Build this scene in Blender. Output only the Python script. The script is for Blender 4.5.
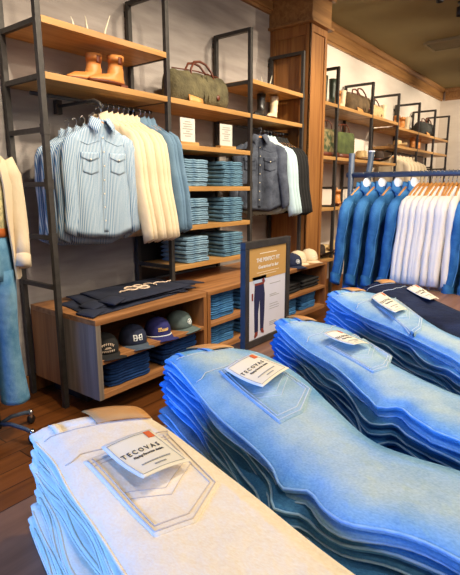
import bpy, bmesh, math, random
from math import sin, cos, pi, radians as R
from mathutils import Vector, Matrix
from mathutils.bvhtree import BVHTree
random.seed(7)
S = bpy.context.scene
COL = S.collection
for o in list(bpy.data.objects): bpy.data.objects.remove(o)

# ------------------------------------------------------------------ camera
cd = bpy.data.cameras.new('camera'); cam = bpy.data.objects.new('camera', cd); COL.objects.link(cam)
F, PITCH, YAW, ROLL = 482.557, .203, -.913, -.003
cy_, sy_ = cos(YAW), sin(YAW); cp_, sp_ = cos(PITCH), sin(PITCH)
FW = Vector((-sy_*cp_, cy_*cp_, -sp_)); RT0 = Vector((cy_, sy_, 0)); UP0 = RT0.cross(FW)
RT = RT0*cos(ROLL)+UP0*sin(ROLL); UP = -RT0*sin(ROLL)+UP0*cos(ROLL)
CAM = Vector((0, 0, 1.4))
M = Matrix((RT, UP, -FW)).transposed().to_4x4(); M.translation = CAM
cam.matrix_world = M
cd.sensor_fit = 'VERTICAL'; cd.sensor_height = 24; cd.lens = 24*F/575; cd.clip_start = .05
S.camera = cam

# ------------------------------------------------------------------ world, light, exposure
S.view_settings.view_transform = 'Standard'; S.view_settings.look = 'None'
S.view_settings.exposure = 0.0; S.view_settings.gamma = 1; S.view_settings.use_curve_mapping = False
W = bpy.data.worlds.new('world'); S.world = W; W.use_nodes = True
W.node_tree.nodes['Background'].inputs[0].default_value = (.62, .78, 1, 1)
W.node_tree.nodes['Background'].inputs[1].default_value = .3

def area(name, loc, target, size, power, color, sy=None, spread=None):
    l = bpy.data.lights.new(name, 'AREA'); l.energy = power; l.color = color
    l.shape = 'RECTANGLE'; l.size = size; l.size_y = sy or size
    if spread: l.spread = spread
    o = bpy.data.objects.new(name, l); COL.objects.link(o); o.location = loc
    o.rotation_euler = (Vector(target)-Vector(loc)).to_track_quat('-Z', 'Y').to_euler()
    return o
def spot(name, loc, target, power, color=(1, .74, .46), ang=70, r=.05):
    l = bpy.data.lights.new(name, 'SPOT'); l.energy = power; l.color = color
    l.spot_size = R(ang); l.spot_blend = .6; l.shadow_soft_size = r
    o = bpy.data.objects.new(name, l); COL.objects.link(o); o.location = loc
    o.rotation_euler = (Vector(target)-Vector(loc)).to_track_quat('-Z', 'Y').to_euler()
    return o
# shop window: bluish daylight through the left wall
area('window_daylight', (-2.9, 1.7, 1.7), (1.3, .4, .9), 2.0, 46, (.08, .30, 1), 1.8, R(62))
area('front_fill_light', (1.5, -3.9, 1.9), (2.0, 2, .8), 5.0, 40, (.85, .90, 1), 2.0)  # added soft fill from the front; that wall has no window
WARM = (1, .86, .66)
SPOTS = [(.2, .3, .42, .40, 30), (-.2, -1.6, .9, .0, 34), (1.5, .0, 1.0, .4, 50), (2.4, .4, 2.0, .5, 60),  # includes an added fill for the sides of the jeans
         (1.3, 1.2, 1.25, 2.6, 110), (2.1, 1.0, 2.1, 2.9, 110), (3.1, 1.0, 3.1, 2.9, 120), (4.1, 1.0, 4.1, 2.9, 130),
         (5.6, .7, 5.6, 2.9, 160), (6.9, .7, 6.9, 2.9, 160), (8.3, .7, 8.3, 2.9, 175), (9.9, .5, 10.4, 2.6, 220),
         (4.1, .9, 4.95, 2.5, 90), (2.3, .2, 3.45, .95, 85), (2.2, -.2, 2.1, 1.9, 60)]  # spots on the pillar and white tops are added to brighten them
for i, (x, y, tx, ty, pw) in enumerate(SPOTS):
    spot('ceiling_spot_and_fill', (x, y, 3.2), (tx, ty, (1.3 if x < 5.3 else 2.1) if ty > 1 else .9), pw*1.35, WARM, 80 if ty > 1 else 62)
area('ceiling_bounce', (3.5, -.8, 3.3), (3.8, .2, 0), 5.0, 170, (1, .88, .72), 3.5)

# ------------------------------------------------------------------ materials
def lin(h):
    h = h.lstrip('#'); c = [int(h[i:i+2], 16)/255 for i in (0, 2, 4)]
    return tuple((x/12.92 if x <= .04045 else ((x+.055)/1.055)**2.4) for x in c)+(1,)
MATS = {}
def base(name):
    m = bpy.data.materials.new(name); m.use_nodes = True
    nt = m.node_tree; b = nt.nodes['Principled BSDF']; MATS[name] = m
    return m, nt, b, nt.nodes, nt.links
def coords(nt, scale):
    tc = nt.nodes.new('ShaderNodeTexCoord'); mp = nt.nodes.new('ShaderNodeMapping')
    mp.inputs['Scale'].default_value = scale; nt.links.new(tc.outputs['Object'], mp.inputs[0]); return mp
def mat(name, c, c2=None, rough=.6, scale=8, stretch=(1, 1, 1), bump=.1, metal=0, bscale=None, spec=.5, sheen=0, mid=(.3, .7)):
    if name in MATS: return MATS[name]
    m, nt, b, N, L = base(name)
    b.inputs['Roughness'].default_value = rough; b.inputs['Metallic'].default_value = metal
    b.inputs['Specular IOR Level'].default_value = spec
    if sheen: b.inputs['Sheen Weight'].default_value = sheen
    mp = coords(nt, stretch)
    n = N.new('ShaderNodeTexNoise'); n.inputs['Scale'].default_value = scale; n.inputs['Detail'].default_value = 5
    L.new(mp.outputs[0], n.inputs['Vector'])
    r = N.new('ShaderNodeValToRGB'); r.color_ramp.elements[0].position = mid[0]; r.color_ramp.elements[1].position = mid[1]
    r.color_ramp.elements[0].color = lin(c2 or c); r.color_ramp.elements[1].color = lin(c)
    L.new(n.outputs[0], r.inputs[0]); L.new(r.outputs[0], b.inputs['Base Color'])
    if bump:
        n2 = N.new('ShaderNodeTexNoise'); n2.inputs['Scale'].default_value = bscale or scale*6
        L.new(mp.outputs[0], n2.inputs['Vector'])
        bp = N.new('ShaderNodeBump'); bp.inputs['Strength'].default_value = bump; bp.inputs['Distance'].default_value = .01
        L.new(n2.outputs[0], bp.inputs['Height']); L.new(bp.outputs[0], b.inputs['Normal'])
    return m
def denim(name, c, fade, wash=None, rough=.85):
    m, nt, b, N, L = base(name)
    b.inputs['Roughness'].default_value = rough; b.inputs['Specular IOR Level'].default_value = .2
    mp = coords(nt, (1, 1, 1))
    n = N.new('ShaderNodeTexNoise'); n.inputs['Scale'].default_value = 7; n.inputs['Detail'].default_value = 3; n.inputs['Roughness'].default_value = .6
    L.new(mp.outputs[0], n.inputs['Vector'])
    r = N.new('ShaderNodeValToRGB'); r.color_ramp.elements[0].position = .36; r.color_ramp.elements[1].position = .66
    r.color_ramp.elements[0].color = lin(c); r.color_ramp.elements[1].color = lin(fade)
    L.new(n.outputs[0], r.inputs[0])
    if wash:
        at = N.new('ShaderNodeAttribute'); at.attribute_name = 'wash'
        mw = N.new('ShaderNodeMixRGB'); mw.inputs[2].default_value = lin(wash); ma = N.new('ShaderNodeMath'); ma.operation = 'MULTIPLY'
        L.new(at.outputs['Fac'], ma.inputs[0]); L.new(n.outputs[0], ma.inputs[1]); m2 = N.new('ShaderNodeMath'); m2.operation = 'MULTIPLY'; m2.inputs[1].default_value = 1.6; m2.use_clamp = True
        L.new(ma.outputs[0], m2.inputs[0]); L.new(m2.outputs[0], mw.inputs[0]); L.new(r.outputs[0], mw.inputs[1]); r = mw
    mp2 = coords(nt, (1, .5, 1))
    w = N.new('ShaderNodeTexNoise'); w.inputs['Scale'].default_value = 420; w.inputs['Detail'].default_value = 2
    L.new(mp2.outputs[0], w.inputs['Vector'])
    mx = N.new('ShaderNodeMixRGB'); mx.blend_type = 'SOFT_LIGHT'; mx.inputs[0].default_value = .6
    L.new(r.outputs[0], mx.inputs[1]); L.new(w.outputs[0], mx.inputs[2]); L.new(mx.outputs[0], b.inputs['Base Color'])
    bp = N.new('ShaderNodeBump'); bp.inputs['Strength'].default_value = .12; bp.inputs['Distance'].default_value = .003
    L.new(w.outputs[0], bp.inputs['Height'])
    n3 = N.new('ShaderNodeTexNoise'); n3.inputs['Scale'].default_value = 22; n3.inputs['Detail'].default_value = 3
    L.new(mp.outputs[0], n3.inputs['Vector'])
    bp2 = N.new('ShaderNodeBump'); bp2.inputs['Strength'].default_value = .35; bp2.inputs['Distance'].default_value = .018
    L.new(n3.outputs[0], bp2.inputs['Height']); L.new(bp.outputs[0], bp2.inputs['Normal']); L.new(bp2.outputs[0], b.inputs['Normal'])
    return m
def wood(name, c, c2, axis='x', scale=3.0, rough=.45, coat=0):
    m, nt, b, N, L = base(name)
    st = {'x': (.12, 2.2, 2.2), 'y': (2.2, .12, 2.2), 'z': (2.2, 2.2, .12)}[axis]
    mp = coords(nt, st)
    n = N.new('ShaderNodeTexNoise'); n.inputs['Scale'].default_value = scale*4; n.inputs['Detail'].default_value = 8; n.inputs['Distortion'].default_value = .6
    L.new(mp.outputs[0], n.inputs['Vector'])
    r = N.new('ShaderNodeValToRGB'); r.color_ramp.elements[0].position = .34; r.color_ramp.elements[1].position = .68
    r.color_ramp.elements[0].color = lin(c2); r.color_ramp.elements[1].color = lin(c)
    L.new(n.outputs[0], r.inputs[0]); L.new(r.outputs[0], b.inputs['Base Color'])
    b.inputs['Roughness'].default_value = rough; b.inputs['Coat Weight'].default_value = coat
    bp = N.new('ShaderNodeBump'); bp.inputs['Strength'].default_value = .1; bp.inputs['Distance'].default_value = .004
    L.new(n.outputs[0], bp.inputs['Height']); L.new(bp.outputs[0], b.inputs['Normal'])
    return m
def stripes(name, c, c2, freq, rough=.8):
    m, nt, b, N, L = base(name); mp = coords(nt, (1, 1, 1))
    w = N.new('ShaderNodeTexWave'); w.inputs['Scale'].default_value = freq; w.inputs['Distortion'].default_value = .25
    w.bands_direction = 'X'; L.new(mp.outputs[0], w.inputs['Vector'])
    r = N.new('ShaderNodeValToRGB'); r.color_ramp.elements[0].position = .4; r.color_ramp.elements[1].position = .6
    r.color_ramp.elements[0].color = lin(c); r.color_ramp.elements[1].color = lin(c2)
    L.new(w.outputs[0], r.inputs[0]); L.new(r.outputs[0], b.inputs['Base Color']); b.inputs['Roughness'].default_value = rough
    return m
def floor_mat():
    m, nt, b, N, L = base('floorboards'); mp = coords(nt, (1, 1, 1))
    br = N.new('ShaderNodeTexBrick'); br.inputs['Scale'].default_value = 1; br.inputs['Brick Width'].default_value = 1.9
    br.inputs['Row Height'].default_value = .14; br.inputs['Mortar Size'].default_value = .003; br.offset = .37
    br.inputs['Color1'].default_value = lin('#74421c'); br.inputs['Color2'].default_value = lin('#4c2a10'); br.inputs['Mortar'].default_value = lin('#1c0c06')
    L.new(mp.outputs[0], br.inputs['Vector'])
    mp2 = coords(nt, (.5, 7, 1)); n = N.new('ShaderNodeTexNoise'); n.inputs['Scale'].default_value = 4; n.inputs['Detail'].default_value = 8
    L.new(mp2.outputs[0], n.inputs['Vector'])
    mx = N.new('ShaderNodeMixRGB'); mx.blend_type = 'SOFT_LIGHT'; mx.inputs[0].default_value = .8
    L.new(br.outputs[0], mx.inputs[1]); L.new(n.outputs[0], mx.inputs[2]); L.new(mx.outputs[0], b.inputs['Base Color'])
    b.inputs['Roughness'].default_value = .32; return m
FLOOR = floor_mat()
M_WALL = mat('wall_plaster_shaded', '#b3a9a2', '#9a9089', .9, 2.5, (1, 1, 6), .25, bscale=40)  # left part of the wall, its shade put into the plaster colour
M_WALLR = mat('wall_plaster_lit', '#e6dacc', '#dccfc0', .9, 2.5, (1, 1, 4), .1, bscale=40)  # same plaster where the spots reach, brightness put into the colour
M_CEIL = mat('ceiling_paint', '#8c7c50', '#827249', .9, 1.5, bump=.05)
M_CEILT = mat('vent_paint', '#8c7d58', '#857652', .7, 4, bump=0)
M_SHELF = wood('oak_shelf', '#c89a5e', '#a87a42', 'x')
M_CAB = wood('cabinet_oak', '#b07a4a', '#855832', 'x')
M_CABZ = wood('cabinet_oak_upright', '#a06a3a', '#7a4c27', 'z')
M_CABLIT = wood('oak_grey_lit', '#8f8478', '#6f655b', 'z')  # same cabinet oak, grey light on the side's front half painted in
M_PILLAR = wood('pillar_oak', '#a4703a', '#835226', 'z')
M_CROWN = wood('crown_oak', '#a87a48', '#875d33', 'x')
M_TABLE = wood('table_walnut', '#8c6650', '#6b4a38', 'x')
M_STEEL = mat('blackened_steel', '#46413d', '#37332f', .5, 30, bump=.05, metal=.3)
M_BLUST = mat('blue_grey_steel', '#48566a', '#3b4859', .45, 30, bump=.05, metal=0)
M_CHROME = mat('chrome', '#d0d0d0', '#c0c0c0', .2, 10, bump=0, metal=1)
M_HANG = wood('beech_hanger', '#e0a052', '#c98438', 'x')
M_BLACK = mat('black_rubber', '#141414', '#1c1c1c', .5, 20, bump=0)
M_WHITED = denim('white_denim', '#f2e0c2', '#f8e8cc', rough=.9)
M_LIGHTD = denim('light_wash_denim', '#5f96c4', '#90b8d2', '#bccac0')
M_MANND = denim('mannequin_denim', '#4c7c9c', '#7aa3bb')
M_MIDD = denim('mid_blue_denim', '#2f6fae', '#5592c6')
M_BLUED = denim('strong_blue_denim', '#215c9e', '#3f80bf')
M_GREYD = denim('grey_blue_denim', '#4f6c82', '#7590a2')
M_NAVYD = denim('dark_navy_denim', '#161d33', '#252f4a')
M_PALED = denim('pale_folded_denim', '#5f7f97', '#8daabb')
M_TEALD = denim('teal_folded_denim', '#41617a', '#7398ac')
M_DKFOLD = denim('indigo_folded_denim', '#0f2a55', '#1b3f74')
M_BLFOLD = denim('blue_folded_denim', '#2c5f92', '#4b80ae')
M_STITCH = mat('pale_stitching', '#d3dbe0', '#c3cfd8', .8, 200, bump=0)
M_STITCHW = mat('cream_stitching', '#d9c7b2', '#cfbca6', .8, 200, bump=0)
M_STITCHB = mat('blue_seam', '#a3c8ee', '#7fb0de', .8, 60, bump=0)
M_LEATHER = mat('tan_leather', '#d69a55', '#c08243', .5, 12, bump=.1)
M_BROWNL = mat('brown_leather', '#6b3016', '#54240f', .45, 14, bump=.1)
M_CARD = mat('card_paper', '#f4ead2', '#efe4ca', .7, 8, bump=0)
M_INK = mat('charcoal_ink', '#4a4540', '#4a4540', .8, 8, bump=0)
M_INKL = mat('light_grey_ink', '#9d9a90', '#9d9a90', .8, 8, bump=0)
M_ORANGE = mat('orange_ink', '#e0672c', '#e0672c', .7, 8, bump=0)
M_STRIPE = stripes('blue_white_stripe', '#5580a6', '#c6d0d4', 33)
M_CREAM = mat('cream_cotton', '#e3cfae', '#d8c3a2', .9, 6, bump=.3, bscale=30)
M_CHAMB = mat('chambray', '#6f8ca3', '#5d7a92', .9, 8, bump=.3, bscale=40)
M_WHITEC = mat('white_cotton', '#eeeeee', '#e2e6ea', .9, 6, bump=.3, bscale=30)
M_BLUEWH = mat('pale_blue_cotton', '#c3d8dc', '#b3cad0', .9, 6, bump=.3, bscale=30)
M_CHARC = denim('charcoal_denim', '#414652', '#626875')
M_BLKC = mat('black_cotton', '#1b1a1a', '#121111', .9, 6, bump=.3, bscale=30)
M_JACK = denim('jacket_denim', '#275c8c', '#4b88b6')
M_NAVYC = mat('navy_cotton', '#151a2c', '#1e2438', .9, 8, bump=.3, bscale=30)
M_OLIVE = mat('olive_canvas', '#6e6546', '#463f2a', .9, 11, bump=.8, bscale=60)
M_BOOT = mat('tan_boot_leather', '#d9934f', '#c17a3a', .45, 10, bump=.05)
M_BOOTW = mat('cream_boot_leather', '#e6d2b0', '#d8c19b', .5, 10, bump=.05)
M_BOOTK = mat('black_boot_leather', '#1c1a19', '#262321', .35, 10, bump=.05)
M_BOOTG = mat('dark_green_boot', '#3a4436', '#2d352a', .45, 10, bump=.05)
M_BONE = mat('bone', '#ece2cc', '#d9cdb2', .6, 20, bump=.05)
M_TEE = mat('patterned_tee', '#d8c890', '#8d8a66', .9, 45, bump=.1)
M_HAT = mat('felt_hat', '#3b2a1f', '#2c1f17', .9, 20, bump=.1)
M_STRAW = mat('straw_hat', '#d9bd8a', '#c4a571', .9, 40, bump=.3)
M_CAPGRN = mat('grey_green_cap', '#5f6e6a', '#4f5e5c', .9, 30, bump=.2)
M_CAPNAV = mat('navy_cap', '#222a45', '#1a2038', .9, 30, bump=.2)
M_CAPBLU = mat('royal_cap', '#2b2c6e', '#232459', .9, 30, bump=.2)
M_SLATE = mat('slate_brim', '#4c5866', '#414c59', .9, 30, bump=.2)
M_WHITEP = mat('white_print', '#f2f2ee', '#e9e9e4', .8, 10, bump=0)
M_YELP = mat('gold_print', '#f0c878', '#e8bb66', .8, 10, bump=0)
M_PINKP = mat('cream_pink_print', '#e7cdb4', '#dcbfa4', .8, 10, bump=0)
M_GOLDPOST = mat('kraft_gold_paper', '#c99a55', '#c3944f', .8, 10, bump=0)
M_POSTW = mat('poster_grey_paper', '#dcd8de', '#d6d2d8', .8, 10, bump=0)
M_ACRYL = mat('white_board', '#cfcac0', '#c8c3b8', .6, 10, bump=0)
M_SKIN = mat('mannequin_skin', '#d9c3ad', '#cfb8a1', .6, 10, bump=0)
M_DKBLU = mat('deep_indigo_print', '#1d1d4a', '#17173d', .8, 10, bump=0)
M_REDBR = mat('red_brown_print', '#8c3324', '#7c2a1c', .8, 10, bump=0)
M_PALEB = mat('pale_blue_print', '#c7d2e0', '#bcc8d8', .8, 10, bump=0)

# ------------------------------------------------------------------ mesh helpers
class MB:
    def __init__(s): s.v = []; s.f = []; s.sm = []
    def add(s, vs, fs, smooth=False, T=None):
        n = len(s.v)
        for p in vs:
            p = Vector(p); s.v.append(T @ p if T else p)
        for f in fs: s.f.append([i+n for i in f]); s.sm.append(smooth)
        return s
    def box(s, x0, x1, y0, y1, z0, z1, T=None):
        v = [(x, y, z) for z in (z0, z1) for y in (y0, y1) for x in (x0, x1)]
        f = [(0, 2, 3, 1), (4, 5, 7, 6), (0, 1, 5, 4), (2, 6, 7, 3), (0, 4, 6, 2), (1, 3, 7, 5)]
        return s.add(v, f, False, T)
    def loft(s, rings, cap=True, smooth=True, T=None, closed=True):
        n = len(rings[0]); v = [p for r in rings for p in r]; f = []
        for i in range(len(rings)-1):
            for j in range(n if closed else n-1):
                k = (j+1) % n; f.append((i*n+j, i*n+k, (i+1)*n+k, (i+1)*n+j))
        if cap and closed:
            f.append(tuple(reversed(range(n)))); f.append(tuple((len(rings)-1)*n+j for j in range(n)))
        return s.add(v, f, smooth, T)
    def tube(s, path, r, n=8, T=None, sx=1, cap=True):
        path = [Vector(p) for p in path]; rings = []; up = None
        for i, p in enumerate(path):
            d = (path[min(i+1, len(path)-1)]-path[max(i-1, 0)])
            d = d.normalized() if d.length > 1e-9 else Vector((0, 0, 1))
            if up is None: up = Vector((0, 0, 1)) if abs(d.z) < .9 else Vector((1, 0, 0))
            a = d.cross(up).normalized(); b = a.cross(d); up = b
            rr = r[i] if isinstance(r, (list, tuple)) else r
            rings.append([p+a*cos(t*2*pi/n)*rr*sx+b*sin(t*2*pi/n)*rr for t in range(n)])
        return s.loft(rings, cap, True, T)
    def lathe(s, prof, n=24, T=None, sx=1, sy=1):
        return s.loft([[(r*cos(t*2*pi/n)*sx, r*sin(t*2*pi/n)*sy, z) for t in range(n)] for r, z in prof], True, True, T)
    def slab(s, fn, nu, nv, th, T=None, smooth=True):
        """closed sheet: fn(u,v)->Vector, thickness vector th"""
        th = Vector(th); A = [[Vector(fn(i/nu, j/nv)) for i in range(nu+1)] for j in range(nv+1)]
        v = [p for r in A for p in r]+[p-th for r in A for p in r]; n = nu+1; off = n*(nv+1); f = []
        for j in range(nv):
            for i in range(nu):
                a = j*n+i; f.append((a, a+1, a+n+1, a+n)); f.append((a+off, a+n+off, a+n+1+off, a+1+off))
        for i in range(nu):
            f.append((i, i+off, i+1+off, i+1)); a = nv*n+i; f.append((a, a+1, a+1+off, a+off))
        for j in range(nv):
            a = j*n; f.append((a, a+n, a+n+off, a+off)); a = j*n+nu; f.append((a, a+off, a+n+off, a+n))
        return s.add(v, f, smooth, T)
    def prism(s, pts, th, T=None):
        """planar polygon pts (3d) extruded by th"""
        th = Vector(th); n = len(pts); v = [Vector(p) for p in pts]+[Vector(p)+th for p in pts]
        f = [tuple(range(n)), tuple(reversed(range(n, 2*n)))]+[(i, i+n, (i+1) % n+n, (i+1) % n) for i in range(n)]
        return s.add(v, f, False, T)
    def build(s, name, m, parent=None, bev=0, sub=0, loc=None, rot=None):
        me = bpy.data.meshes.new(name); me.from_pydata([tuple(p) for p in s.v], [], s.f); me.update()
        for p, q in zip(me.polygons, s.sm): p.use_smooth = q
        bm = bmesh.new(); bm.from_mesh(me); bmesh.ops.recalc_face_normals(bm, faces=bm.faces); bm.to_mesh(me); bm.free()
        me.materials.append(m)
        o = bpy.data.objects.new(name, me); COL.objects.link(o)
        if parent: o.parent = parent
        if loc: o.location = loc
        if rot: o.rotation_euler = rot
        if bev: b = o.modifiers.new('b', 'BEVEL'); b.width = bev; b.segments = 2; b.limit_method = 'ANGLE'
        if sub: b = o.modifiers.new('s', 'SUBSURF'); b.levels = sub; b.render_levels = sub
        return o
def tag(o, label, cat, group=None, kind=None):
    o['label'] = label; o['category'] = cat
    if group: o['group'] = group
    if kind: o['kind'] = kind
    return o
def thing(name, label, cat, loc=(0, 0, 0), rz=0, group=None):
    o = bpy.data.objects.new(name, None); COL.objects.link(o); o.location = loc; o.rotation_euler = (0, 0, rz)
    o.empty_display_size = .05; return tag(o, label, cat, group)
def struct(o): o['kind'] = 'structure'; return o
def kids(o): return [c for c in bpy.data.objects if c.parent == o]
KID = {}
def proto_kids(o):
    if o.name not in KID: KID[o.name] = [(c, kids(c)) for c in kids(o)]
    return KID[o.name]
def dup(o, loc, rz=None, label=None, group=None, swap=None, scale=None):
    ks = proto_kids(o); r = o.copy(); COL.objects.link(r); r.location = loc
    if rz is not None: r.rotation_euler = (0, 0, rz)
    if label: r['label'] = label
    if group: r['group'] = group
    if scale: r.scale = scale
    for c, gs in ks:
        d = c.copy(); COL.objects.link(d); d.parent = r
        for g in gs:
            e = g.copy(); COL.objects.link(e); e.parent = d
    return r
class Use:
    """first placement moves the prototype itself, later ones copy it"""
    def __init__(s, proto): s.p = proto; s.used = False; proto_kids(proto)
    def __call__(s, loc, rz=0, label=None, group=None, scale=None):
        if not s.used:
            s.used = True; s.p.location = loc; s.p.rotation_euler = (0, 0, rz)
            if label: s.p['label'] = label
            if group: s.p['group'] = group
            if scale: s.p.scale = scale
            return s.p
        return dup(s.p, loc, rz, label, group, scale=scale)
ORD = ['first', 'second', 'third', 'fourth', 'fifth', 'sixth', 'seventh', 'eighth', 'ninth', 'tenth', 'eleventh', 'twelfth']
def ordn(k, n):
    return 'bottom' if k == 0 else 'top' if k == n-1 else ORD[k]+'-from-bottom'
def text_mb(txt, size, mbx, T, depth=.0006, align='CENTER', shear=0, squash=1):
    cu = bpy.data.curves.new('t', 'FONT'); cu.body = txt; cu.size = size; cu.align_x = align; cu.align_y = 'CENTER'
    cu.extrude = depth/2; cu.resolution_u = 2; cu.shear = shear; cu.offset = size*.012
    o = bpy.data.objects.new('t', cu); COL.objects.link(o)
    bpy.context.view_layer.update()
    me = o.to_mesh(); vs = [Vector((v.co.x*squash, v.co.y, v.co.z)) for v in me.vertices]; fs = [tuple(p.vertices) for p in me.polygons]
    mbx.add(vs, fs, False, T)
    o.to_mesh_clear(); bpy.data.objects.remove(o); bpy.data.curves.remove(cu)

# ------------------------------------------------------------------ room
CZ = 3.42; YW = 3.07; XR = 11.3; XL = -3.0; YB = -4.0
def sbox(name, m, *a, **k): return struct(MB().box(*a).build(name, m, **k))
sbox('floor', FLOOR, XL-.1, XR+.1, YB-.1, YW+.1, -.1, 0)
sbox('ceiling', M_CEIL, XL-.1, XR+.1, YB-.1, YW+.1, CZ, CZ+.1)
w = MB(); w.box(XL-.1, 4.78, YW, YW+.12, 0, CZ); struct(w.build('wall_back', M_WALL))
w = MB(); w.box(4.78, XR+.1, YW, YW+.12, 0, CZ); struct(w.build('wall_back_lit', M_WALLR))
sbox('wall_right', M_WALLR, XR, XR+.12, YB-.1, YW, 0, CZ)
w = MB(); w.box(XL-.12, XL, YB, -1.0, 0, CZ); w.box(XL-.12, XL, 2.8, YW, 0, CZ); w.box(XL-.12, XL, -1.0, 2.8, 0, .5); w.box(XL-.12, XL, -1.0, 2.8, 3.0, CZ)
struct(w.build('wall_left', M_WALLR))
w = MB(); w.box(XL-.1, XR, YB-.12, YB, 0, CZ); struct(w.build('wall_front', M_WALLR))
w = MB()
for y in (-1.0, .26, 1.5, 2.74): w.box(XL-.09, XL-.03, y, y+.06, .5, 3.0)
w.box(XL-.09, XL-.03, -1, 2.8, .5, .56); w.box(XL-.09, XL-.03, -1, 2.8, 2.94, 3.0)
struct(w.build('window_1', M_STEEL))
def crown(name, p0, p1, n, m):
    """p0->p1 along wall, n = outward into the room"""
    prof = [(0, 3.19), (.03, 3.19), (.035, 3.22), (.05, 3.22), (.05, 3.35), (.075, 3.36), (.10, 3.40), (.10, CZ), (0, CZ)]
    mb = MB(); r = []
    for p in (p0, p1): r.append([Vector((p[0]+n[0]*a, p[1]+n[1]*a, z)) for a, z in prof])
    mb.loft(r, True, False); return struct(mb.build(name, m))
crown('trim_1', (XL, YW), (4.66, YW), (0, -1), M_CROWN)
crown('trim_2', (5.05, YW), (XR-.0, YW), (0, -1), M_CROWN)
crown('trim_3', (XR, YW-.1), (XR, YB), (-1, 0), M_CROWN)
sbox('baseboard_back', M_CABZ, XL, 4.66, YW-.02, YW, 0, .12)
sbox('baseboard_back_right', M_CABZ, 5.06, XR, YW-.02, YW, 0, .12)
# pillar
PX0, PX1, PY0 = 4.69, 5.06, 2.58
w = MB(); w.box(PX0+.015, PX1-.015, PY0+.015, YW, 0, 3.03)
for (a, b) in ((PX0, PX0+.05), (PX1-.05, PX1)): w.box(a, b, PY0, PY0+.02, 0, 3.03)
w.box(PX0+.05, PX1-.05, PY0, PY0+.02, 2.96, 3.03); w.box(PX0+.05, PX1-.05, PY0, PY0+.02, 0, .2)
for (a, b) in ((PY0, PY0+.06), (YW-.06, YW)): w.box(PX0, PX0+.02, a, b, 0, 3.03)
w.box(PX0, PX0+.02, PY0+.06, YW-.06, 2.93, 3.03); w.box(PX0, PX0+.02, PY0+.06, YW-.06, 2.32, 2.42); w.box(PX0, PX0+.02, PY0+.06, YW-.06, 0, .2)
struct(w.build('pillar', M_PILLAR, bev=.003))
w = MB(); w.box(PX0-.05, PX1+.05, PY0-.05, YW, 3.03, 3.055); w.box(PX0-.025, PX1+.025, PY0-.025, YW, 3.055, 3.36); w.box(PX0-.06, PX1+.06, PY0-.06, YW, 3.31, CZ)
struct(w.build('pillar_capital', M_CROWN, bev=.003))
# ceiling vent and track spots
t = thing('ceiling_vent', 'olive-painted rectangular vent grille set in the ceiling', 'vent', (8.03, 1.15, CZ), R(90))
w = MB(); w.box(0, 1.2, 0, .04, -.035, -.001); w.box(0, 1.2, .46, .5, -.035, -.001); w.box(0, .04, .04, .46, -.035, -.001); w.box(1.16, 1.2, .04, .46, -.035, -.001)
w.build('vent_frame', M_CEILT, t)
w = MB()
for k in range(9): w.box(.04, 1.16, .06+k*.045, .085+k*.045, -.025, -.012)
w.build('grille', M_CEILT, t)
tp = thing('track_spotlight', 'small black ceiling spotlight', 'spotlight', (0, 0, CZ))
w = MB(); w.lathe([(.04, 0), (.04, -.03), (.012, -.03), (.012, -.09)], 16); w.build('mount', M_BLACK, tp)
w = MB(); w.lathe([(.045, -.08), (.05, -.2), (.045, -.2), (.03, -.12)], 16); w.build('lamp_head', M_BLACK, tp)
U = Use(tp)
for x, y, lb in ((5.64, 1.62, 'small black ceiling spotlight nearest the top edge of the picture'), (6.21, 1.56, 'small black ceiling spotlight at the upper right, beside the vent')):
    U((x, y, CZ), 0, lb, 'ceiling spotlights', (.75,)*3)

# ------------------------------------------------------------------ wall racks
YF, YR = 2.643, 3.03
XS = [1.665, 2.68, 3.724, 4.6, 5.479, 6.533, 7.542, 8.537, 9.46, 10.4]
XS[3] = 4.66
ZT = 2.768
def ladder(x, label, rungs, z0=0):
    t = thing('rack_frame', label, 'rack frame', (x, YR, 0), 0, 'upright steel frames of the wall racks')
    h = .017
    MB().box(-h, h, YF-YR-h, YF-YR+h, z0, ZT).build('post', M_STEEL, t, .002)
    MB().box(-h, h, -h, h, z0, ZT).build('post', M_STEEL, t, .002)
    MB().box(-h, h, YF-YR+h, -h, ZT-.03, ZT).build('top_bar', M_STEEL, t)
    for z in rungs: MB().box(-.012, .012, YF-YR+h, -h, z-.014, z+.014).build('rung', M_STEEL, t)
    for z in rungs[:3]: MB().box(-h-.003, h+.003, YF-YR-h-.003, YF-YR+h+.003, z-.03, z+.03).build('joint_collar', M_STEEL, t)
    MB().box(-.01, .01, h, YW-YR, ZT-.1, ZT-.06).build('wall_bracket', M_STEEL, t)
    return t
RG = [1.739, 1.426, 1.105, .795, 2.03, 2.325]
ladder(XS[0], 'dark steel ladder upright at the left end of the rack with striped shirts', RG)
ladder(XS[1], 'dark steel upright between the shirts and the shelves of folded jeans', RG)
ladder(XS[2], 'dark steel upright between the folded jeans and the charcoal shirt', RG)
ladder(XS[3], 'dark steel upright beside the wooden pillar', RG[4:])
FARL = ['nearest dark steel frame right of the wooden pillar', 'second dark steel frame right of the pillar, under the big bag', 'third dark steel frame right of the pillar, at the end of the bag shelf',
        'third-last dark steel frame toward the far corner', 'second-last dark steel frame toward the far corner', 'last dark steel frame by the far corner wall']
for x, lb in zip(XS[4:], FARL): ladder(x, lb, [1.76, 1.4, 1.18, 2.33])
def shelf(x0, x1, z, label, th=.038, y0=None):
    o = MB().box(0, x1-x0, (y0 or YF-.018), YW-.02, -th, 0).build('shelf_board', M_SHELF, None, .002, loc=(x0, 0, z))
    return tag(o, label, 'shelf', 'oak shelf boards')
e = .0175
Z1, Z2 = 2.351, 2.055
shelf(XS[0]+e, XS[1]-e, Z1, 'oak shelf at the top left, holding pale prongs')
shelf(XS[0]+e, XS[1]-e, Z2, 'oak shelf under the tan boots, above the hanging shirts')
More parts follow.
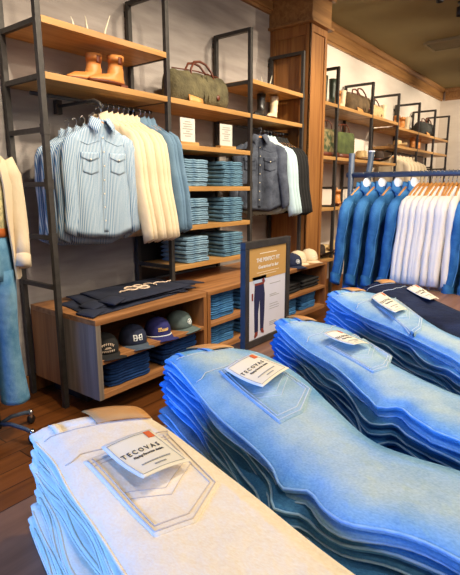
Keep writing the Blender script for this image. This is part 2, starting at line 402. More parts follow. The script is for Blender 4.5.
shelf(XS[1]+e, XS[2]-e, Z2, 'oak shelf under the olive duffel bag')
shelf(XS[2]+e, XS[3]-e, Z1, 'short oak shelf with pale prongs beside the pillar')
shelf(XS[2]+e, XS[3]-e, Z2, 'short oak shelf with black and white boots beside the pillar')
shelf(XS[1]+e, XS[2]-e, 1.731, 'oak shelf carrying two small white signs')
shelf(XS[1]+e, XS[2]-e, 1.415, 'oak shelf below the small signs, with the topmost folded jeans standing on it')
shelf(XS[1]+e, XS[2]-e, 1.108, 'oak shelf with the middle row of folded jeans')
shelf(XS[1]+e, XS[2]-e, .798, 'lowest oak shelf of folded jeans, just above the cabinet')
shelf(5.08, XS[4]-e, Z1, 'oak shelf end with dark boots right of the pillar')
shelf(XS[4]+e, XS[5]-e, Z1, 'oak shelf under the small boots and brown bag')
shelf(XS[5]+e, XS[6]-e, Z1, 'oak shelf under the pale boot, high right of the bag')
shelf(5.08, XS[4]-e, 1.76, 'oak shelf end holding the first camouflage tote')
shelf(XS[4]+e, XS[5]-e, 1.76, 'oak shelf with green tote behind the clothes rail post')
shelf(XS[5]+e, XS[6]-e, 1.76, 'oak shelf with the brown hat behind the rail')
shelf(5.08, XS[4]-e, 1.17, 'low oak shelf end beside the pillar with a dark shoe')
shelf(XS[4]+e, XS[5]-e, 1.17, 'low oak shelf with brown wallets left of the denim jackets')
shelf(5.08, XS[5]-e, .55, 'lowest oak shelf with dark hats right of the pillar')
shelf(XS[6]+e, XS[7]-e, 2.3, 'far upper oak shelf with tan boots')
shelf(XS[7]+e, XS[8]-e, 2.3, 'far upper oak shelf with dark canvas bag')
shelf(XS[8]+e, XS[9]-e, 2.3, 'far upper oak shelf closest to the corner wall')
shelf(XS[6]+e, XS[7]-e, 2.03, 'far lower oak shelf with a small tan hat')
shelf(XS[7]+e, XS[8]-e, 2.03, 'far lower oak shelf with tan shoes')
shelf(XS[8]+e, XS[9]-e, 2.03, 'far lower oak shelf closest to the corner wall')
tag(MB().box(0, .99, 0, .02, 0, 1.05).build('dark_back_panel', M_BLACK, loc=(2.705, 3.035, .645)), 'dark panel behind the shelves of folded jeans', 'panel')
def rail(x0, x1, y, z, label, m=M_STEEL, r=.012):
    o = MB().tube([(0, 0, 0), (x1-x0, 0, 0)], r, 10).build('hanging_rail', m, loc=(x0, y, z)); return tag(o, label, 'rail', 'hanging rails on the wall')
RY = 2.80; RZ = 1.96
rail(XS[0]+.02, XS[1]-.02, RY, RZ, 'dark steel hanging rail carrying the cream shirts')
rail(XS[2]+.02, XS[3]-.02, RY, RZ, 'dark steel hanging rail carrying the charcoal and white shirts')
rail(XS[6]+.02, XS[8]-.02, RY, 1.95, 'far hanging rail with cream clothes')
w = MB().tube([(0, .44, .05), (0, .05, .05), (0, 0, .03), (0, -.02, 0)], .011, 8)
w.box(-.02, .02, .42, .46, .0, .09)
tag(w.build('faceout_arm', M_STEEL, loc=(2.02, 2.59, 1.895)), 'dark face-out arm holding the striped shirts', 'rail')

# ------------------------------------------------------------------ cabinets
CY0 = 2.30; CT = .638
def cabinet(x0, x1, label, grey_lit=False, div=True):
    t = thing('display_cabinet', label, 'cabinet', (x0, CY0, 0), 0, 'low open oak cabinets')
    Wd = x1-x0; D = YR-.03-CY0; th = .035
    MB().box(0, Wd, 0, D, CT-th, CT).build('top_panel', M_CAB, t, .002)
    MB().box(th, Wd-th, 0, D, .132, .132+th).build('bottom_panel', M_CAB, t, .002)
    if grey_lit:
        o = MB().box(0, th, .35, D, .132, CT-th).build('side_panel', M_CABZ, t)
        o = MB().box(0, th, 0, .35, .132, CT-th).build('side_panel', M_CABLIT, t); o['label'] = 'front half of the side, grey light painted in'
    else: MB().box(0, th, 0, D, .132, CT-th).build('side_panel', M_CABZ, t)
    MB().box(Wd-th, Wd, 0, D, .132, CT-th).build('side_panel', M_CABZ, t)
    MB().box(th, Wd-th, D-.02, D, .167, CT-th).build('back_panel', M_CABZ, t)
    MB().box(th, Wd-th, .0, D-.02, .352, .38).build('shelf', M_CAB, t, .002)
    MB().box(.12, Wd-.12, .30, D-.02, 0, .132).build('plinth', M_BLACK, t)
    return t
cabinet(1.68, 2.69, 'low oak cabinet with caps and navy jeans, grey light painted on its side, at the left', True)
cabinet(2.70, 3.72, 'low oak cabinet with blue jeans, behind the framed standing sign')
cabinet(3.73, 4.68, 'low oak cabinet beside the pillar, white caps on its top')

# ------------------------------------------------------------------ clothing on hangers
def make_hanger(label):
    t = thing('clothes_hanger', label, 'hanger')
    w = MB(); n = 10
    path = [(.17*k/n*s, 0, -.080-.085*(k/n)**1.25) for s, rg in ((-1, range(n, 0, -1)), (1, range(0, n+1))) for k in rg]
    w.tube(path, [.009+.006*(1-abs(p[0])/.17) for p in path], 8, sx=.8)
    w.build('shoulder_bar', M_HANG, t)
    hk = [(0, 0, -.075), (0, 0, -.045), (.01, 0, -.03), (.018, 0, -.012), (.013, 0, .006), (0, 0, .014), (-.013, 0, .006), (-.016, 0, -.006)]
    MB().tube(hk, .0025, 6).build('hook', M_CHROME, t)
    return t
def garment(name, label, cat, m, L=.76, hw=.22, depth=.035, collar=True, collar_m=None, pockets=True, buttons=True, sleeve=.60, cuff=True,
            seed=0, spread=.07, tail=.05, insert=None, yoke=True, seam_m=None, asym=None, sw=1.0, btn=None, short=False):
    rnd = random.Random(seed); t = thing(name, label, cat)
    ph = [rnd.uniform(0, 6.28) for _ in range(6)]
    N = 40
    prof = [(-.080, .055, .040), (-.094, .080, .042), (-.118, .125, .042), (-.145, .165, .040), (-.178, .198, .040), (-.225, .208, .048), (-.30, .205, .055)]
    for k in range(1, 13): prof.append((-.30-(L-.30)*k/12, .205+(hw-.205)*k/12, .055-.012*k/12))
    def ring(i):
        z, wd, d = prof[i]; g = min(1, max(0, (-z-.2)/.3)); out = []
        wd = wd*(hw/.22); d = d*(depth/.045)
        for j in range(N):
            a = 2*pi*j/N; cx_, sn = cos(a), sin(a)
            x = wd*math.copysign(abs(cx_)**.8, cx_); y = d*math.copysign(abs(sn)**.8, sn)
            f = 1+g*(.22*sin(5*a+ph[0]+z*3)+.16*sin(9*a+ph[1]-z*5)+.12*sin(14*a+ph[2]))
            y = y*f+g*.010*sin(x*28+ph[3]+z*2); zz = z
            if i > 10: zz += tail*(i-10)/(len(prof)-11)*(abs(cx_)**2.5) - .006*sin(6*a+ph[4])
            out.append(Vector((x, y, zz)))
        return out
    rings = [ring(i) for i in range(len(prof))]
    inner = [Vector((p.x*.96, p.y*.8, p.z+.01)) for p in rings[-1]]
    w = MB(); w.loft(rings+[inner], True, True); w.build('body', m, t)
    bvh = BVHTree.FromPolygons([tuple(p) for p in w.v], w.f)
    def fy(x, z, e=.002):
        h = bvh.ray_cast(Vector((x, -1, z)), Vector((0, 1, 0)))
        return (h[0].y if h[0] is not None else -depth)-e
    for s in (-1, 1):                                    # sleeves
        rr = []; SL = sleeve; K = 12
        for k in range(K+1):
            q = k/K; z = -.140-SL*q; cx0 = s*(.158*hw/.22+.035*min(1, q*7)+(asym if asym is not None and s < 0 else spread)*(q**.8)); 
            wd = (.02 if k == 0 else (.050 if k < 2 else .060-.022*q))*sw; d = (.018 if k == 0 else .038-.008*q)*(depth/.045)
            cx1 = cx0 + .006*sin(q*9+ph[2]+s)
            rr.append([Vector((cx1+wd*cos(2*pi*j/14), -.004-.012*q*(1 if not short else 0)+d*sin(2*pi*j/14)*(1+.15*sin(q*17+j*2+ph[5])), z-(.02*cos(2*pi*j/14)*s*-1 if k else 0))) for j in range(14)])
        w = MB().loft(rr, True, True); sl = w.build('sleeve', m, t)
        if cuff:
            z = -.140-SL; a = rr[-1]; c = sum(a, Vector())/14
        if seam_m:
            for jj in (3, 10): MB().tube([r_[jj]+Vector((0, -.001 if jj == 10 else .001, 0)) for r_ in rr[1:]], .0025, 5).build('sleeve_seam', seam_m, sl)
            MB().loft([[c+(p-c)*1.05+Vector((0, 0, dz)) for p in a] for dz in (.055, 0, -.008)], True, True).build('cuff', m, sl)
    cm = collar_m or m
    if collar:
        w = MB(); nk = .062*(hw/.22); nd = .046
        rr = []
        for (dz, s) in ((-.082, 1.05), (-.045, .98), (-.048, .86), (-.080, .88)):
            rr.append([Vector((nk*s*sin(a), -nd*s*cos(a), dz-.022*(cos(a)+1)/2)) for a in [R(18+324*j/20) for j in range(21)]])
        rr.append(rr[0]); w.loft(rr, False, True, closed=False)
        for s in (-1, 1):
            A = Vector((s*.012, -nd-.008, -.064)); B = Vector((s*nk*.95, -.012, -.040)); C_ = Vector((s*(nk+.032), -.030, -.098)); D = Vector((s*.058, -nd-.034, -.150))
            w.slab(lambda u, v: (A*(1-u)+B*u)*(1-v)+(D*(1-u)+C_*u)*v+Vector((0, -.012*sin(pi*v)*(1-.3*u), 0)), 4, 4, (0, -.004, 0))
        w.build('collar', cm, t)
    zt = -.10; zb = -L+.03
    if collar or buttons:
        w = MB(); w.slab(lambda u, v: Vector(((u-.5)*.030, fy((u-.5)*.030, -.15-(L-.19)*v, .003), -.15-(L-.19)*v)), 3, 24, (0, -.002, 0))
        w.build('placket', m, t)
    if buttons:
        for k in range(7):
            z = -.17-k*(L-.24)/6.5
            MB().lathe([(.006, 0), (.005, .003)], 8).build('button', btn or M_BONE, t, loc=(0, fy(0, z, .005), z), rot=(pi/2, 0, 0))
    if pockets:
        for s in (-1, 1):
            cx0 = s*.098
            def pf(u, v, z0, h, wv, e, pt):
                x = cx0+(u-.5)*wv; z = z0-h*v-(pt*(1-abs(2*u-1)) if v > .99 else 0); z = z0-h*v-pt*v*(1-abs(2*u-1))
                return Vector((x, fy(x, z, e), z))
            p = MB().slab(lambda u, v: pf(u, v, -.275, .105, .115, .003, .018), 8, 8, (0, -.002, 0)).build('chest_pocket', m, t)
            MB().slab(lambda u, v: pf(u, v, -.262, .030, .125, .007, .026), 8, 4, (0, -.003, 0)).build('pocket_flap', m, p)
            q = Vector((cx0, fy(cx0, -.29, .012), -.305))
            MB().lathe([(.006, 0), (.006, .002)], 8, Matrix.Translation(q) @ Matrix.Rotation(pi/2, 4, 'X')).build('snap', btn or M_BONE, p)
    if yoke:
        w = MB()
        for s in (-1, 1):
            pts = []
            for k in range(13):
                x = s*(.02+.17*k/12); z = -.185-.03*(1-abs(2*k/12-1)) ; pts.append((x, fy(x, z, .002), z))
            w.tube(pts, .0022, 5)
        w.build('yoke_seam', seam_m or m, t)
    if insert:
        w = MB(); w.loft([[Vector((r*.060*cos(a), -.024-.030*(k/8)+r*.026*sin(a), -.020-.165*k/8)) for a in [2*pi*j/16 for j in range(16)]] for k, r in enumerate([.35, .8, 1, 1.08, 1.05, .95, .75, .5, .2])], True, True)
        w.build('neck_insert', insert, t)['label'] = 'white rounded collar insert'
    return t
HG = Use(make_hanger('wooden hanger'))
hang_n = {'n': 0}
def hang(U, loc, rz, label, group, hl, hgroup, scale=None, drop=.006):
    HG(loc, rz, hl, hgroup); return U((loc[0], loc[1], loc[2]-drop), rz, label, group, scale)

# striped shirts on the face-out arm (front-most nearest)
ST = Use(garment('striped_shirt', '', 'shirt', M_STRIPE, .80, .225, seed=3, spread=.045, sleeve=.62))
for k in range(5):
    x, y = 2.02-.012*k, 2.60+.068*k
    z = 1.888-(.035 if k else 0)-.006*k
    nm = ['front-most', 'second', 'third', 'fourth', 'rearmost'][k]
    hang(ST, (x, y, z), R(-8+3*k), f'light blue and white striped western shirt, {nm} of five on the face-out arm', 'striped western shirts',
         f'beech hanger inside the {nm} striped shirt', 'beech hangers on the wall racks')
# cream shirts and chambray shirts on the rail
CR = Use(garment('cream_shirt', '', 'shirt', M_CREAM, .90, .215, .03, seed=5, asym=-.03, spread=.15, sleeve=.77))
CH = Use(garment('chambray_shirt', '', 'shirt', M_CHAMB, .86, .215, .03, seed=8, asym=-.03, spread=.13, sleeve=.73))
for k in range(10):
    x = 2.20+.045*k
    if k < 7: hang(CR, (x, RY, RZ), R(-72+random.uniform(-4, 4)), f'cream long-sleeved shirt on the left wall rail, {ORD[k]} from the striped shirts', 'cream shirts on the left rail',
                   f'beech hanger of the {ORD[k]} cream shirt', 'beech hangers on the wall racks')
    else: hang(CH, (x+.02, RY, RZ), R(-70+random.uniform(-4, 4)), f'blue-grey chambray shirt right of the cream shirts, {ORD[k-7]} of three', 'chambray shirts on the left rail',
               f'beech hanger of the {ORD[k-7]} chambray shirt', 'beech hangers on the wall racks')
# bay 3
CK = Use(garment('charcoal_shirt', '', 'shirt', M_CHARC, .78, .225, seed=11, spread=.07, collar_m=M_CHARC))
PW = Use(garment('pale_shirt', '', 'shirt', M_BLUEWH, .82, .215, .03, seed=12, asym=-.03, spread=.12, sleeve=.68, pockets=False))
BK = Use(garment('black_shirt', '', 'shirt', M_BLKC, .82, .215, .03, seed=13, asym=-.03, spread=.12, sleeve=.68, pockets=False))
for k in range(9):
    x = 4.06+.058*k
    if k < 2: hang(CK, (x-.04, RY-.06+.04*k, RZ), R(-44-12*k), 'charcoal denim western shirt at the front of the rail by the pillar' if k == 0 else 'second charcoal shirt, mostly hidden behind the front one', 'charcoal shirts',
                   'beech hanger of the front charcoal shirt' if k == 0 else 'beech hanger of the hidden charcoal shirt', 'beech hangers on the wall racks')
    elif k < 5: hang(PW, (x, RY, RZ), R(-70), f'pale blue-white shirt between charcoal and black shirts, {ORD[k-2]} of three', 'pale shirts by the pillar', f'beech hanger of the {ORD[k-2]} pale shirt', 'beech hangers on the wall racks')
    else: hang(BK, (x, RY, RZ), R(-72), f'black shirt nearest the pillar, {ORD[k-5]} of four', 'black shirts by the pillar', f'beech hanger of the {ORD[k-5]} black shirt', 'beech hangers on the wall racks')
# far rail
FC = Use(garment('cream_jacket', '', 'jacket', M_CREAM, .75, .22, seed=21, spread=.05, pockets=False, yoke=False))
for k in range(6):
    hang(FC, (7.75+.17*k, RY-.05, 1.95), R(-75), f'cream jacket on the far wall rail, {ORD[k]} from the left', 'cream clothes on the far rail', f'beech hanger of the {ORD[k]} far cream jacket', 'beech hangers on the wall racks')

# ------------------------------------------------------------------ floor rack with denim jackets and white tops
BX = 3.45; BZ = 1.492
t = thing('clothes_rail_stand', 'blue-grey steel clothes rail stand with denim jackets and white tops', 'clothes rack', (BX, 1.0, 0))
MB().tube([(0, .56, BZ), (0, -.9, BZ)], .019, 12).build('rail', M_BLUST, t)
for y in (.50, -.82):
    for s in (-1, 1):
        p = MB(); a = Vector((s*.035-.05, y+(.0 if s < 0 else -.03), BZ+.155)); b = Vector((s*.30, y, .04))
        if s > 0: a = Vector((.10, y-.08, BZ+.165)); b = Vector((-.10, y-.0, .9)); b = Vector((-.22, y-.04, .03))
        else: a = Vector((0, y+.03, BZ+.155)); b = Vector((0, y+.03, .03))
        c = a+(b-a)*.0
        p.tube([a, a+(b-a)*.5, b], .022, 10); p.build('leg', M_BLUST, t)
    MB().tube([(-.3, y, .03), (.3, y, .03)], .018, 8).build('foot_bar', M_BLUST, t)
MB().lathe([(.0225, 0), (.0225, .012)], 12, Matrix.Translation((.10, .42, BZ+.163))).build('end_cap', M_WHITEP, t)['label'] = 'white plastic cap on the leg end'
JK = Use(garment('denim_jacket', '', 'jacket', M_JACK, .84, .215, .045, seed=31, spread=.15, insert=M_WHITEC, seam_m=mat('jacket_seam', '#5c93bd', '#4d84b0', .8, 60, bump=0), sleeve=.60, sw=.92, btn=M_CHROME, tail=0))
WT = Use(garment('white_top', '', 'top', mat('warm_white_cotton', '#f6ead4', '#efe2ca', .9, 6, bump=.3, bscale=30), .76, .21, .035, seed=33, spread=.15, collar=False, buttons=False, pockets=False, yoke=False, sleeve=.56, tail=.02))
def on_rack(U, y, rz, lb, g, hl): hang(U, (BX, y, BZ+.008), rz, lb, g, hl, 'wooden hangers on the clothes rail stand', drop=.012)
for k in range(4):
    on_rack(JK, 1.43-.112*k, R(-8), f'blue denim jacket on the rail stand, {ORD[k]} from the rail\'s left post', 'denim jackets on the rail stand', f'wooden hanger of the {ORD[k]} denim jacket')
for k in range(11):
    on_rack(WT, 1.03-.026*k, R(-2+random.uniform(-5, 5)), f'white cotton top on the rail stand, {ORD[k]} after the denim jackets', 'white tops on the rail stand', f'orange-toned wooden hanger of the {ORD[k]} white top')
for k in range(3):
    on_rack(JK, .66-.09*k, R(-12), f'dark denim jacket right of the white tops, {ORD[k]} of three at the picture edge', 'denim jackets right of the white tops', f'wooden hanger of the {ORD[k]} jacket right of the white tops')

# ------------------------------------------------------------------ folded clothes on shelves
def folded(name, label, m, wx=.28, dy=.30, th=.032, loops=2, seed=0):
    rnd = random.Random(seed); w = MB(); rings = []
    n = 14
    ph = rnd.uniform(0, 6)
    for i in range(n+1):
        x = -wx/2+wx*i/n; e = .004 if i in (0, n) else 0
        pts = []
        yo = .004*sin(i*.9+ph); zo = .002*sin(i*1.3+ph)
        sub = th/loops
        for q in range(loops):                                       # front folds bulge
            for a in (-80, -40, 0, 40, 80):
                pts.append(Vector((x, -dy/2+yo+sub*.5-(sub*.55)*cos(R(a)), (q+.5)*sub+(sub*.5)*sin(R(a))+zo)))
        for f_ in (.3, .6, .9): pts.append(Vector((x, -dy/2+dy*f_, th+zo+.001)))
        pts.append(Vector((x, dy/2, th*.6))); pts.append(Vector((x, dy/2, th*.3)))
        for f_ in (.9, .6, .3): pts.append(Vector((x, -dy/2+dy*f_, zo)))
        if i in (0, n):
            c = sum(pts, Vector())/len(pts); pts = [c+(p-c)*.8 if False else Vector((p.x, p.y*.97, c.z+(p.z-c.z)*.75)) for p in pts]
        rings.append(pts)
    w.loft(rings, True, True)
    return tag(w.build(name, m), label, 'folded jeans')
class Use1(Use):
    def __init__(s, p): s.p = p; s.used = False; KID[p.name] = []
F_PALE = Use1(folded('folded_jeans', '', M_PALED, seed=1)); F_TEAL = Use1(folded('folded_jeans', '', M_TEALD, .28, seed=2))
F_NAVY = Use1(folded('folded_jeans', '', M_DKFOLD, .34, .32, .034, 2, seed=3)); F_BLUE = Use1(folded('folded_jeans', '', M_BLFOLD, .30, seed=4))
F_BLK = Use1(folded('folded_shirt', '', M_BLKC, .36, .3, .03, 1, seed=5)); F_BLK.p['category'] = 'folded shirt'
def pile(U, x, y, z, n, th, what, where, group):
    for k in range(n):
        U((x+random.uniform(-.008, .008), y+random.uniform(-.007, .007), z+.001+k*(th+.0035)), R(random.uniform(-2.5, 2.5)), f'{what}, {ordn(k, n)}, {where}', group)
for z, row in ((1.415, 'top'), (1.108, 'middle'), (.798, 'lowest')):
    pile(F_PALE, 2.99, 2.79, z, 6, .032, 'folded pale blue jeans', f'left pile on the {row} jeans shelf', 'folded jeans on the shelf bay')
    pile(F_TEAL, 3.47, 2.79, z, 6, .032, 'folded teal-blue jeans', f'right pile on the {row} jeans shelf', 'folded jeans on the shelf bay')
pile(F_NAVY, 1.97, 2.50, .168, 5, .034, 'folded dark navy jeans', 'left pile under the caps', 'folded navy jeans in the left cabinet')
pile(F_NAVY, 2.44, 2.50, .168, 5, .034, 'folded dark navy jeans', 'right pile under the caps', 'folded navy jeans in the left cabinet')
for z, row, n in ((.381, 'upper', 6), (.168, 'lower', 5)):
    pile(F_BLUE, 2.95, 2.50, z, n, .032, 'folded blue jeans', f'left pile, {row} tier, cabinet behind the poster', 'folded blue jeans in the middle cabinet')
    pile(F_BLUE, 3.38, 2.50, z, n, .032, 'folded blue jeans', f'right pile, {row} tier, cabinet behind the poster', 'folded blue jeans in the middle cabinet')
pile(F_BLUE, 3.98, 2.50, .168, 5, .032, 'folded blue jeans', 'left pile low in the cabinet by the pillar', 'folded blue jeans in the cabinet by the pillar')
pile(F_BLUE, 4.38, 2.50, .168, 5, .032, 'folded blue jeans', 'right pile low in the cabinet by the pillar', 'folded blue jeans in the cabinet by the pillar')
pile(F_BLK, 4.02, 2.50, .381, 3, .03, 'folded black shirt', 'left pile above the blue jeans by the pillar', 'folded black shirts in the cabinet by the pillar')
pile(F_BLK, 4.42, 2.50, .381, 3, .03, 'folded black shirt', 'right pile above the blue jeans by the pillar', 'folded black shirts in the cabinet by the pillar')

# navy t-shirts on the left cabinet top, laid fanned with a script print
def tee(label, loc, rz, dz, print_=False):
    t = thing('folded_tee', label, 'folded t-shirt', loc, rz, 'navy t-shirts on the cabinet top')
    rnd = random.Random(int(dz*1000)); ph = rnd.uniform(0, 6)
    def fn(u, v):
        x = -.37+.74*u; y = -.23+.46*v
        ed = 1-max(abs(2*u-1)**6, abs(2*v-1)**6)
        x += .03*sin(v*5+ph)*(abs(2*u-1)**3)
        return Vector((x, y, .006+.010*ed+.006*ed*sin(x*22+ph+y*9)))
    w = MB().slab(fn, 22, 14, (0, 0, .006)); w.build('cloth_body', M_NAVYC, t)
    for s in (-1, 1):
        w = MB().slab(lambda u, v: Vector((s*(.30+.15*u), -.20+.16*v-.06*u, .012+.012*sin(pi*u)*sin(pi*v)+.006*(1-u))), 6, 6, (0, 0, .008)); w.build('sleeve', M_NAVYC, t)
    if print_:
        p = MB(); T = Matrix.Translation((.02, -.02, .022))
        def arc(cx, cy, rx, ry, a0, a1, r=.0065):
            p.tube([(cx+rx*cos(R(a0+(a1-a0)*k/14)), cy+ry*sin(R(a0+(a1-a0)*k/14)), .002*sin(k)) for k in range(15)], r, 6, T)
        arc(-.10, .01, .045, .05, 40, 330); arc(-.02, .035, .04, .03, 0, 360); arc(-.02, -.035, .045, .035, 0, 340)
        arc(.08, .0, .04, .055, 200, -60, .005); arc(.16, -.01, .05, .03, 180, 0, .005); arc(-.19, -.03, .05, .02, 20, 200, .004); arc(.25, .0, .05, .02, 200, 340, .004)
        p.build('script_print', M_PINKP, t)['label'] = 'cream swirling script print'
    return t
tee('navy t-shirt, lower one of the layered shirts on the left cabinet top', (2.13, 2.63, CT+.002), R(4), .01)
tee('navy t-shirt, middle one of the layered shirts on the left cabinet top', (2.23, 2.67, CT+.019), R(-3), .03)
tee('navy t-shirt with cream script print, topmost on the left cabinet', (2.33, 2.65, CT+.037), R(2), .05, True)

# ------------------------------------------------------------------ caps
def cap(label, loc, rz, m, mb_, kind, group='baseball caps'):
    t = thing('baseball_cap', label, 'cap', loc, rz, group)
    w = MB(); prof = [(.098, 0), (.100, .03), (.094, .065), (.078, .095), (.05, .115), (.02, .124), (.003, .125)]
    w.loft([[Vector((r*cos(a)*.92, r*sin(a)*1.02, z-(.004 if k == 0 else 0))) for a in [2*pi*j/28 for j in range(28)]] for k, (r, z) in enumerate(prof)], True, True)
    w.build('crown', m, t)
    def brim(u, v):
        a = pi+pi*(.08+.84*u); r0 = .094; r1 = .094+.075*sin(pi*(.08+.84*u))**.55
        r = r0+(r1-r0)*v; x = r*cos(a); y = r*sin(a)*1.02
        return Vector((x, y, .012-.012*v-.9*x*x*1.6))
    MB().slab(brim, 16, 5, (0, 0, .004)).build('brim', mb_, t)
    MB().lathe([(.008, .124), (.006, .129), (.001, .130)], 10).build('button', m, t)
    w = MB()
    def front(x, z):
        rr = [r for r in prof]; 
        for a, b in zip(prof, prof[1:]):
            if a[1] <= z <= b[1]: r = a[0]+(b[0]-a[0])*(z-a[1])/(b[1]-a[1])
        return -1.02*math.sqrt(max(1e-6, r*r-(x/.92)**2))-.0015
    def bar(x0, z0, x1, z1, r=.003):
        w.tube([(x0+(x1-x0)*k/6, front(x0+(x1-x0)*k/6, z0+(z1-z0)*k/6), z0+(z1-z0)*k/6) for k in range(7)], r, 5)
    pm = M_WHITEP
    if kind == 'arch':
        pm = M_PINKP
        for k in range(8):
            a = R(150-120*k/7); x, z = .045*cos(a), .045+.028*sin(a)
            bar(x-.004, z-.005, x-.002, z+.006, .0022); bar(x-.002, z+.006, x+.004, z+.004, .0018)
        for k in range(7): bar(-.036+.012*k, .024, -.036+.012*k+.004, .036, .0024)
        bar(-.02, .047, .02, .047, .002); bar(-.015, .053, .015, .053, .0018)
    elif kind == 'monogram':
        for x in (-.027, -.008, .010, .028): bar(x, .038, x, .075, .004)
        bar(-.027, .075, -.008, .073); bar(.010, .073, .028, .075); bar(-.03, .056, .03, .056); bar(-.02, .038, -.01, .042); bar(.01, .042, .02, .038)
    elif kind == 'script':
        pm = M_YELP
        for k in range(7): bar(-.036+.011*k, .046, -.030+.011*k, .064, .0032)
        bar(-.038, .066, -.012, .070, .0035); bar(-.036, .047, .04, .054, .0022)
    elif kind == 'patch':
        for k in range(6):
            a = R(60*k); bar(.0, .055, .022*cos(a), .055+.018*sin(a), .0025)
        for k in range(8): a = R(45*k); bar(.022*cos(a), .055+.02*sin(a), .022*cos(a+.7), .055+.02*sin(a+.7), .002)
    else:
        bar(-.02, .05, .02, .055, .002)
    w.build('front_emblem', pm, t)
    if kind == 'script':
        MB().tube([(.101*cos(a)*.93, .101*sin(a)*1.03, .014-.9*(.094*cos(a))**2) for a in [pi+pi*k/16 for k in range(17)]], .0035, 6).build('rope_trim', M_WHITEP, t)
    return t
SH = .381
cap('black cap with arched cream lettering, leftmost in the cabinet', (1.83, 2.43, SH), R(-22), M_BLKC, M_BLKC, 'arch')
cap('navy cap with white monogram and slate brim, second in the cabinet', (2.07, 2.43, SH), R(-20), M_CAPNAV, M_SLATE, 'monogram')
cap('royal blue cap with gold script and white rope trim', (2.30, 2.43, SH), R(-18), M_CAPBLU, M_CAPBLU, 'script')
cap('grey-green cap with pale round emblem, rightmost in the cabinet', (2.53, 2.44, SH), R(8), M_CAPGRN, M_CAPGRN, 'patch')
cap('dark navy cap with pale emblem on the cabinet top beside the sign', (4.15, 2.42, CT+.002), R(-25), M_CAPNAV, M_CAPNAV, 'patch')
cap('cream cap, left one of the two on the cabinet by the pillar', (4.36, 2.48, CT+.002), R(-30), M_CREAM, M_CREAM, 'plain')
cap('cream cap, right one of the two on the cabinet by the pillar', (4.565, 2.46, CT+.002), R(-30), M_CREAM, M_CREAM, 'plain')

# ------------------------------------------------------------------ signs and framed poster
def small_sign(label, x, seed):
    t = thing('sign_holder', label, 'sign', (x, 2.69, 1.733), R(-4), 'small white shelf signs')
    MB().box(-.10, .10, -.03, .03, 0, .025).build('wooden_base', M_SHELF, t, .002)
    MB().box(-.078, .078, -.004, .004, .022, .205).build('sign_board', M_ACRYL, t)
    w = MB()
    for k in range(7):
        L_ = [.03, .05, .045, .055, .02, .05, .03][(k+seed) % 7]; w.box(-L_, L_, -.006, -.0041, .175-.018*k, .182-.018*k)
    w.build('printed_lines', M_INKL, t)
small_sign('small white sign on a wooden base, left one on the shelf above the jeans', 2.94, 0)
small_sign('small white sign on a wooden base, right one on the shelf above the jeans', 3.43, 2)
t = thing('framed_sign', 'charcoal framed poster of jeans standing between the tables and the cabinets', 'poster', (1.60, 1.05, .785))
H0, W0 = .418, .325
def fb(name, m, x0, x1, z0, z1, y0=-.008, y1=.0, par=None): return MB().box(x0, x1, y0, y1, z0, z1).build(name, m, par or t)
w = MB(); w.box(-W0/2, W0/2, -.012, .012, 0, .028); w.box(-W0/2, W0/2, -.012, .012, H0-.028, H0); w.box(-W0/2, -W0/2+.028, -.012, .012, .028, H0-.028); w.box(W0/2-.028, W0/2, -.012, .012, .028, H0-.028)
w.build('frame', M_STEEL, t, .002)
ps = fb('poster_sheet', M_POSTW, -W0/2+.026, W0/2-.026, .026, H0-.026, -.006, .006)
ZG = H0-.028-.125
fb('header_panel', M_GOLDPOST, -W0/2+.028, W0/2-.028, ZG, H0-.028, -.0072, -.006, ps)
w = MB(); text_mb('THE PERFECT FIT', .022, w, Matrix.Translation((0, -.0076, ZG+.075)) @ Matrix.Rotation(pi/2, 4, 'X'))
text_mb('Guaranteed to last', .019, w, Matrix.Translation((0, -.0076, ZG+.048)) @ Matrix.Rotation(pi/2, 4, 'X'), shear=.3)
w.build('heading_text', M_WHITEP, ps)
w = MB()
w.box(-.06, .06, -.0078, -.0072, ZG+.100, ZG+.103); w.box(-.08, .08, -.0078, -.0072, ZG+.026, ZG+.0275); w.box(-.06, .06, -.0078, -.0072, ZG+.016, ZG+.0175)
w.build('rule_lines', M_CARD, ps)
w = MB()
for z, l in ((.235, .08), (.19, .05), (.183, .07), (.15, .06), (.14, .07), (.13, .07), (.075, .05), (.068, .06), (.061, .055)): w.box(.015, .015+l, -.0068, -.006, z, z+.002)
w.build('caption_lines', M_INKL, ps)
def poly(m, pts, nm): MB().prism([(x, -.0062, z) for x, z in pts], (0, -.001, 0)).build(nm, m, ps)
poly(M_PALEB, [(-.11, .278), (-.012, .278), (-.018, .252), (-.10, .252)], 'printed_shirt')
poly(M_DKBLU, [(-.092, .245), (-.030, .245), (-.022, .20), (-.024, .13), (-.030, .055), (-.052, .055), (-.057, .19), (-.068, .13), (-.068, .055), (-.092, .055), (-.096, .19)], 'printed_jeans')
MB().prism([(x, -.0062, z) for x, z in [(-.093, .252), (-.028, .252), (-.030, .243), (-.092, .243)]], (0, -.0014, 0)).build('printed_belt', M_REDBR, ps)
MB().prism([(x, -.0062, z) for x, z in [(-.045, .262), (-.03, .268), (-.022, .252), (-.036, .244)]], (0, -.0018, 0)).build('printed_hand', M_REDBR, ps)
MB().prism([(x, -.0062, z) for x, z in [(-.088, .055), (-.070, .055), (-.072, .040), (-.090, .030), (-.094, .038)]], (0, -.0014, 0)).build('printed_boot', M_REDBR, ps)
MB().prism([(x, -.0062, z) for x, z in [(-.05, .062), (-.034, .062), (-.026, .046), (-.030, .040), (-.046, .048)]], (0, -.0014, 0)).build('printed_boot', M_REDBR, ps)
MB().prism([(x, -.0062, z) for x, z in [(-.112, .215), (-.104, .215), (-.104, .185), (-.112, .188)]], (0, -.0014, 0)).build('printed_hand', M_REDBR, ps)
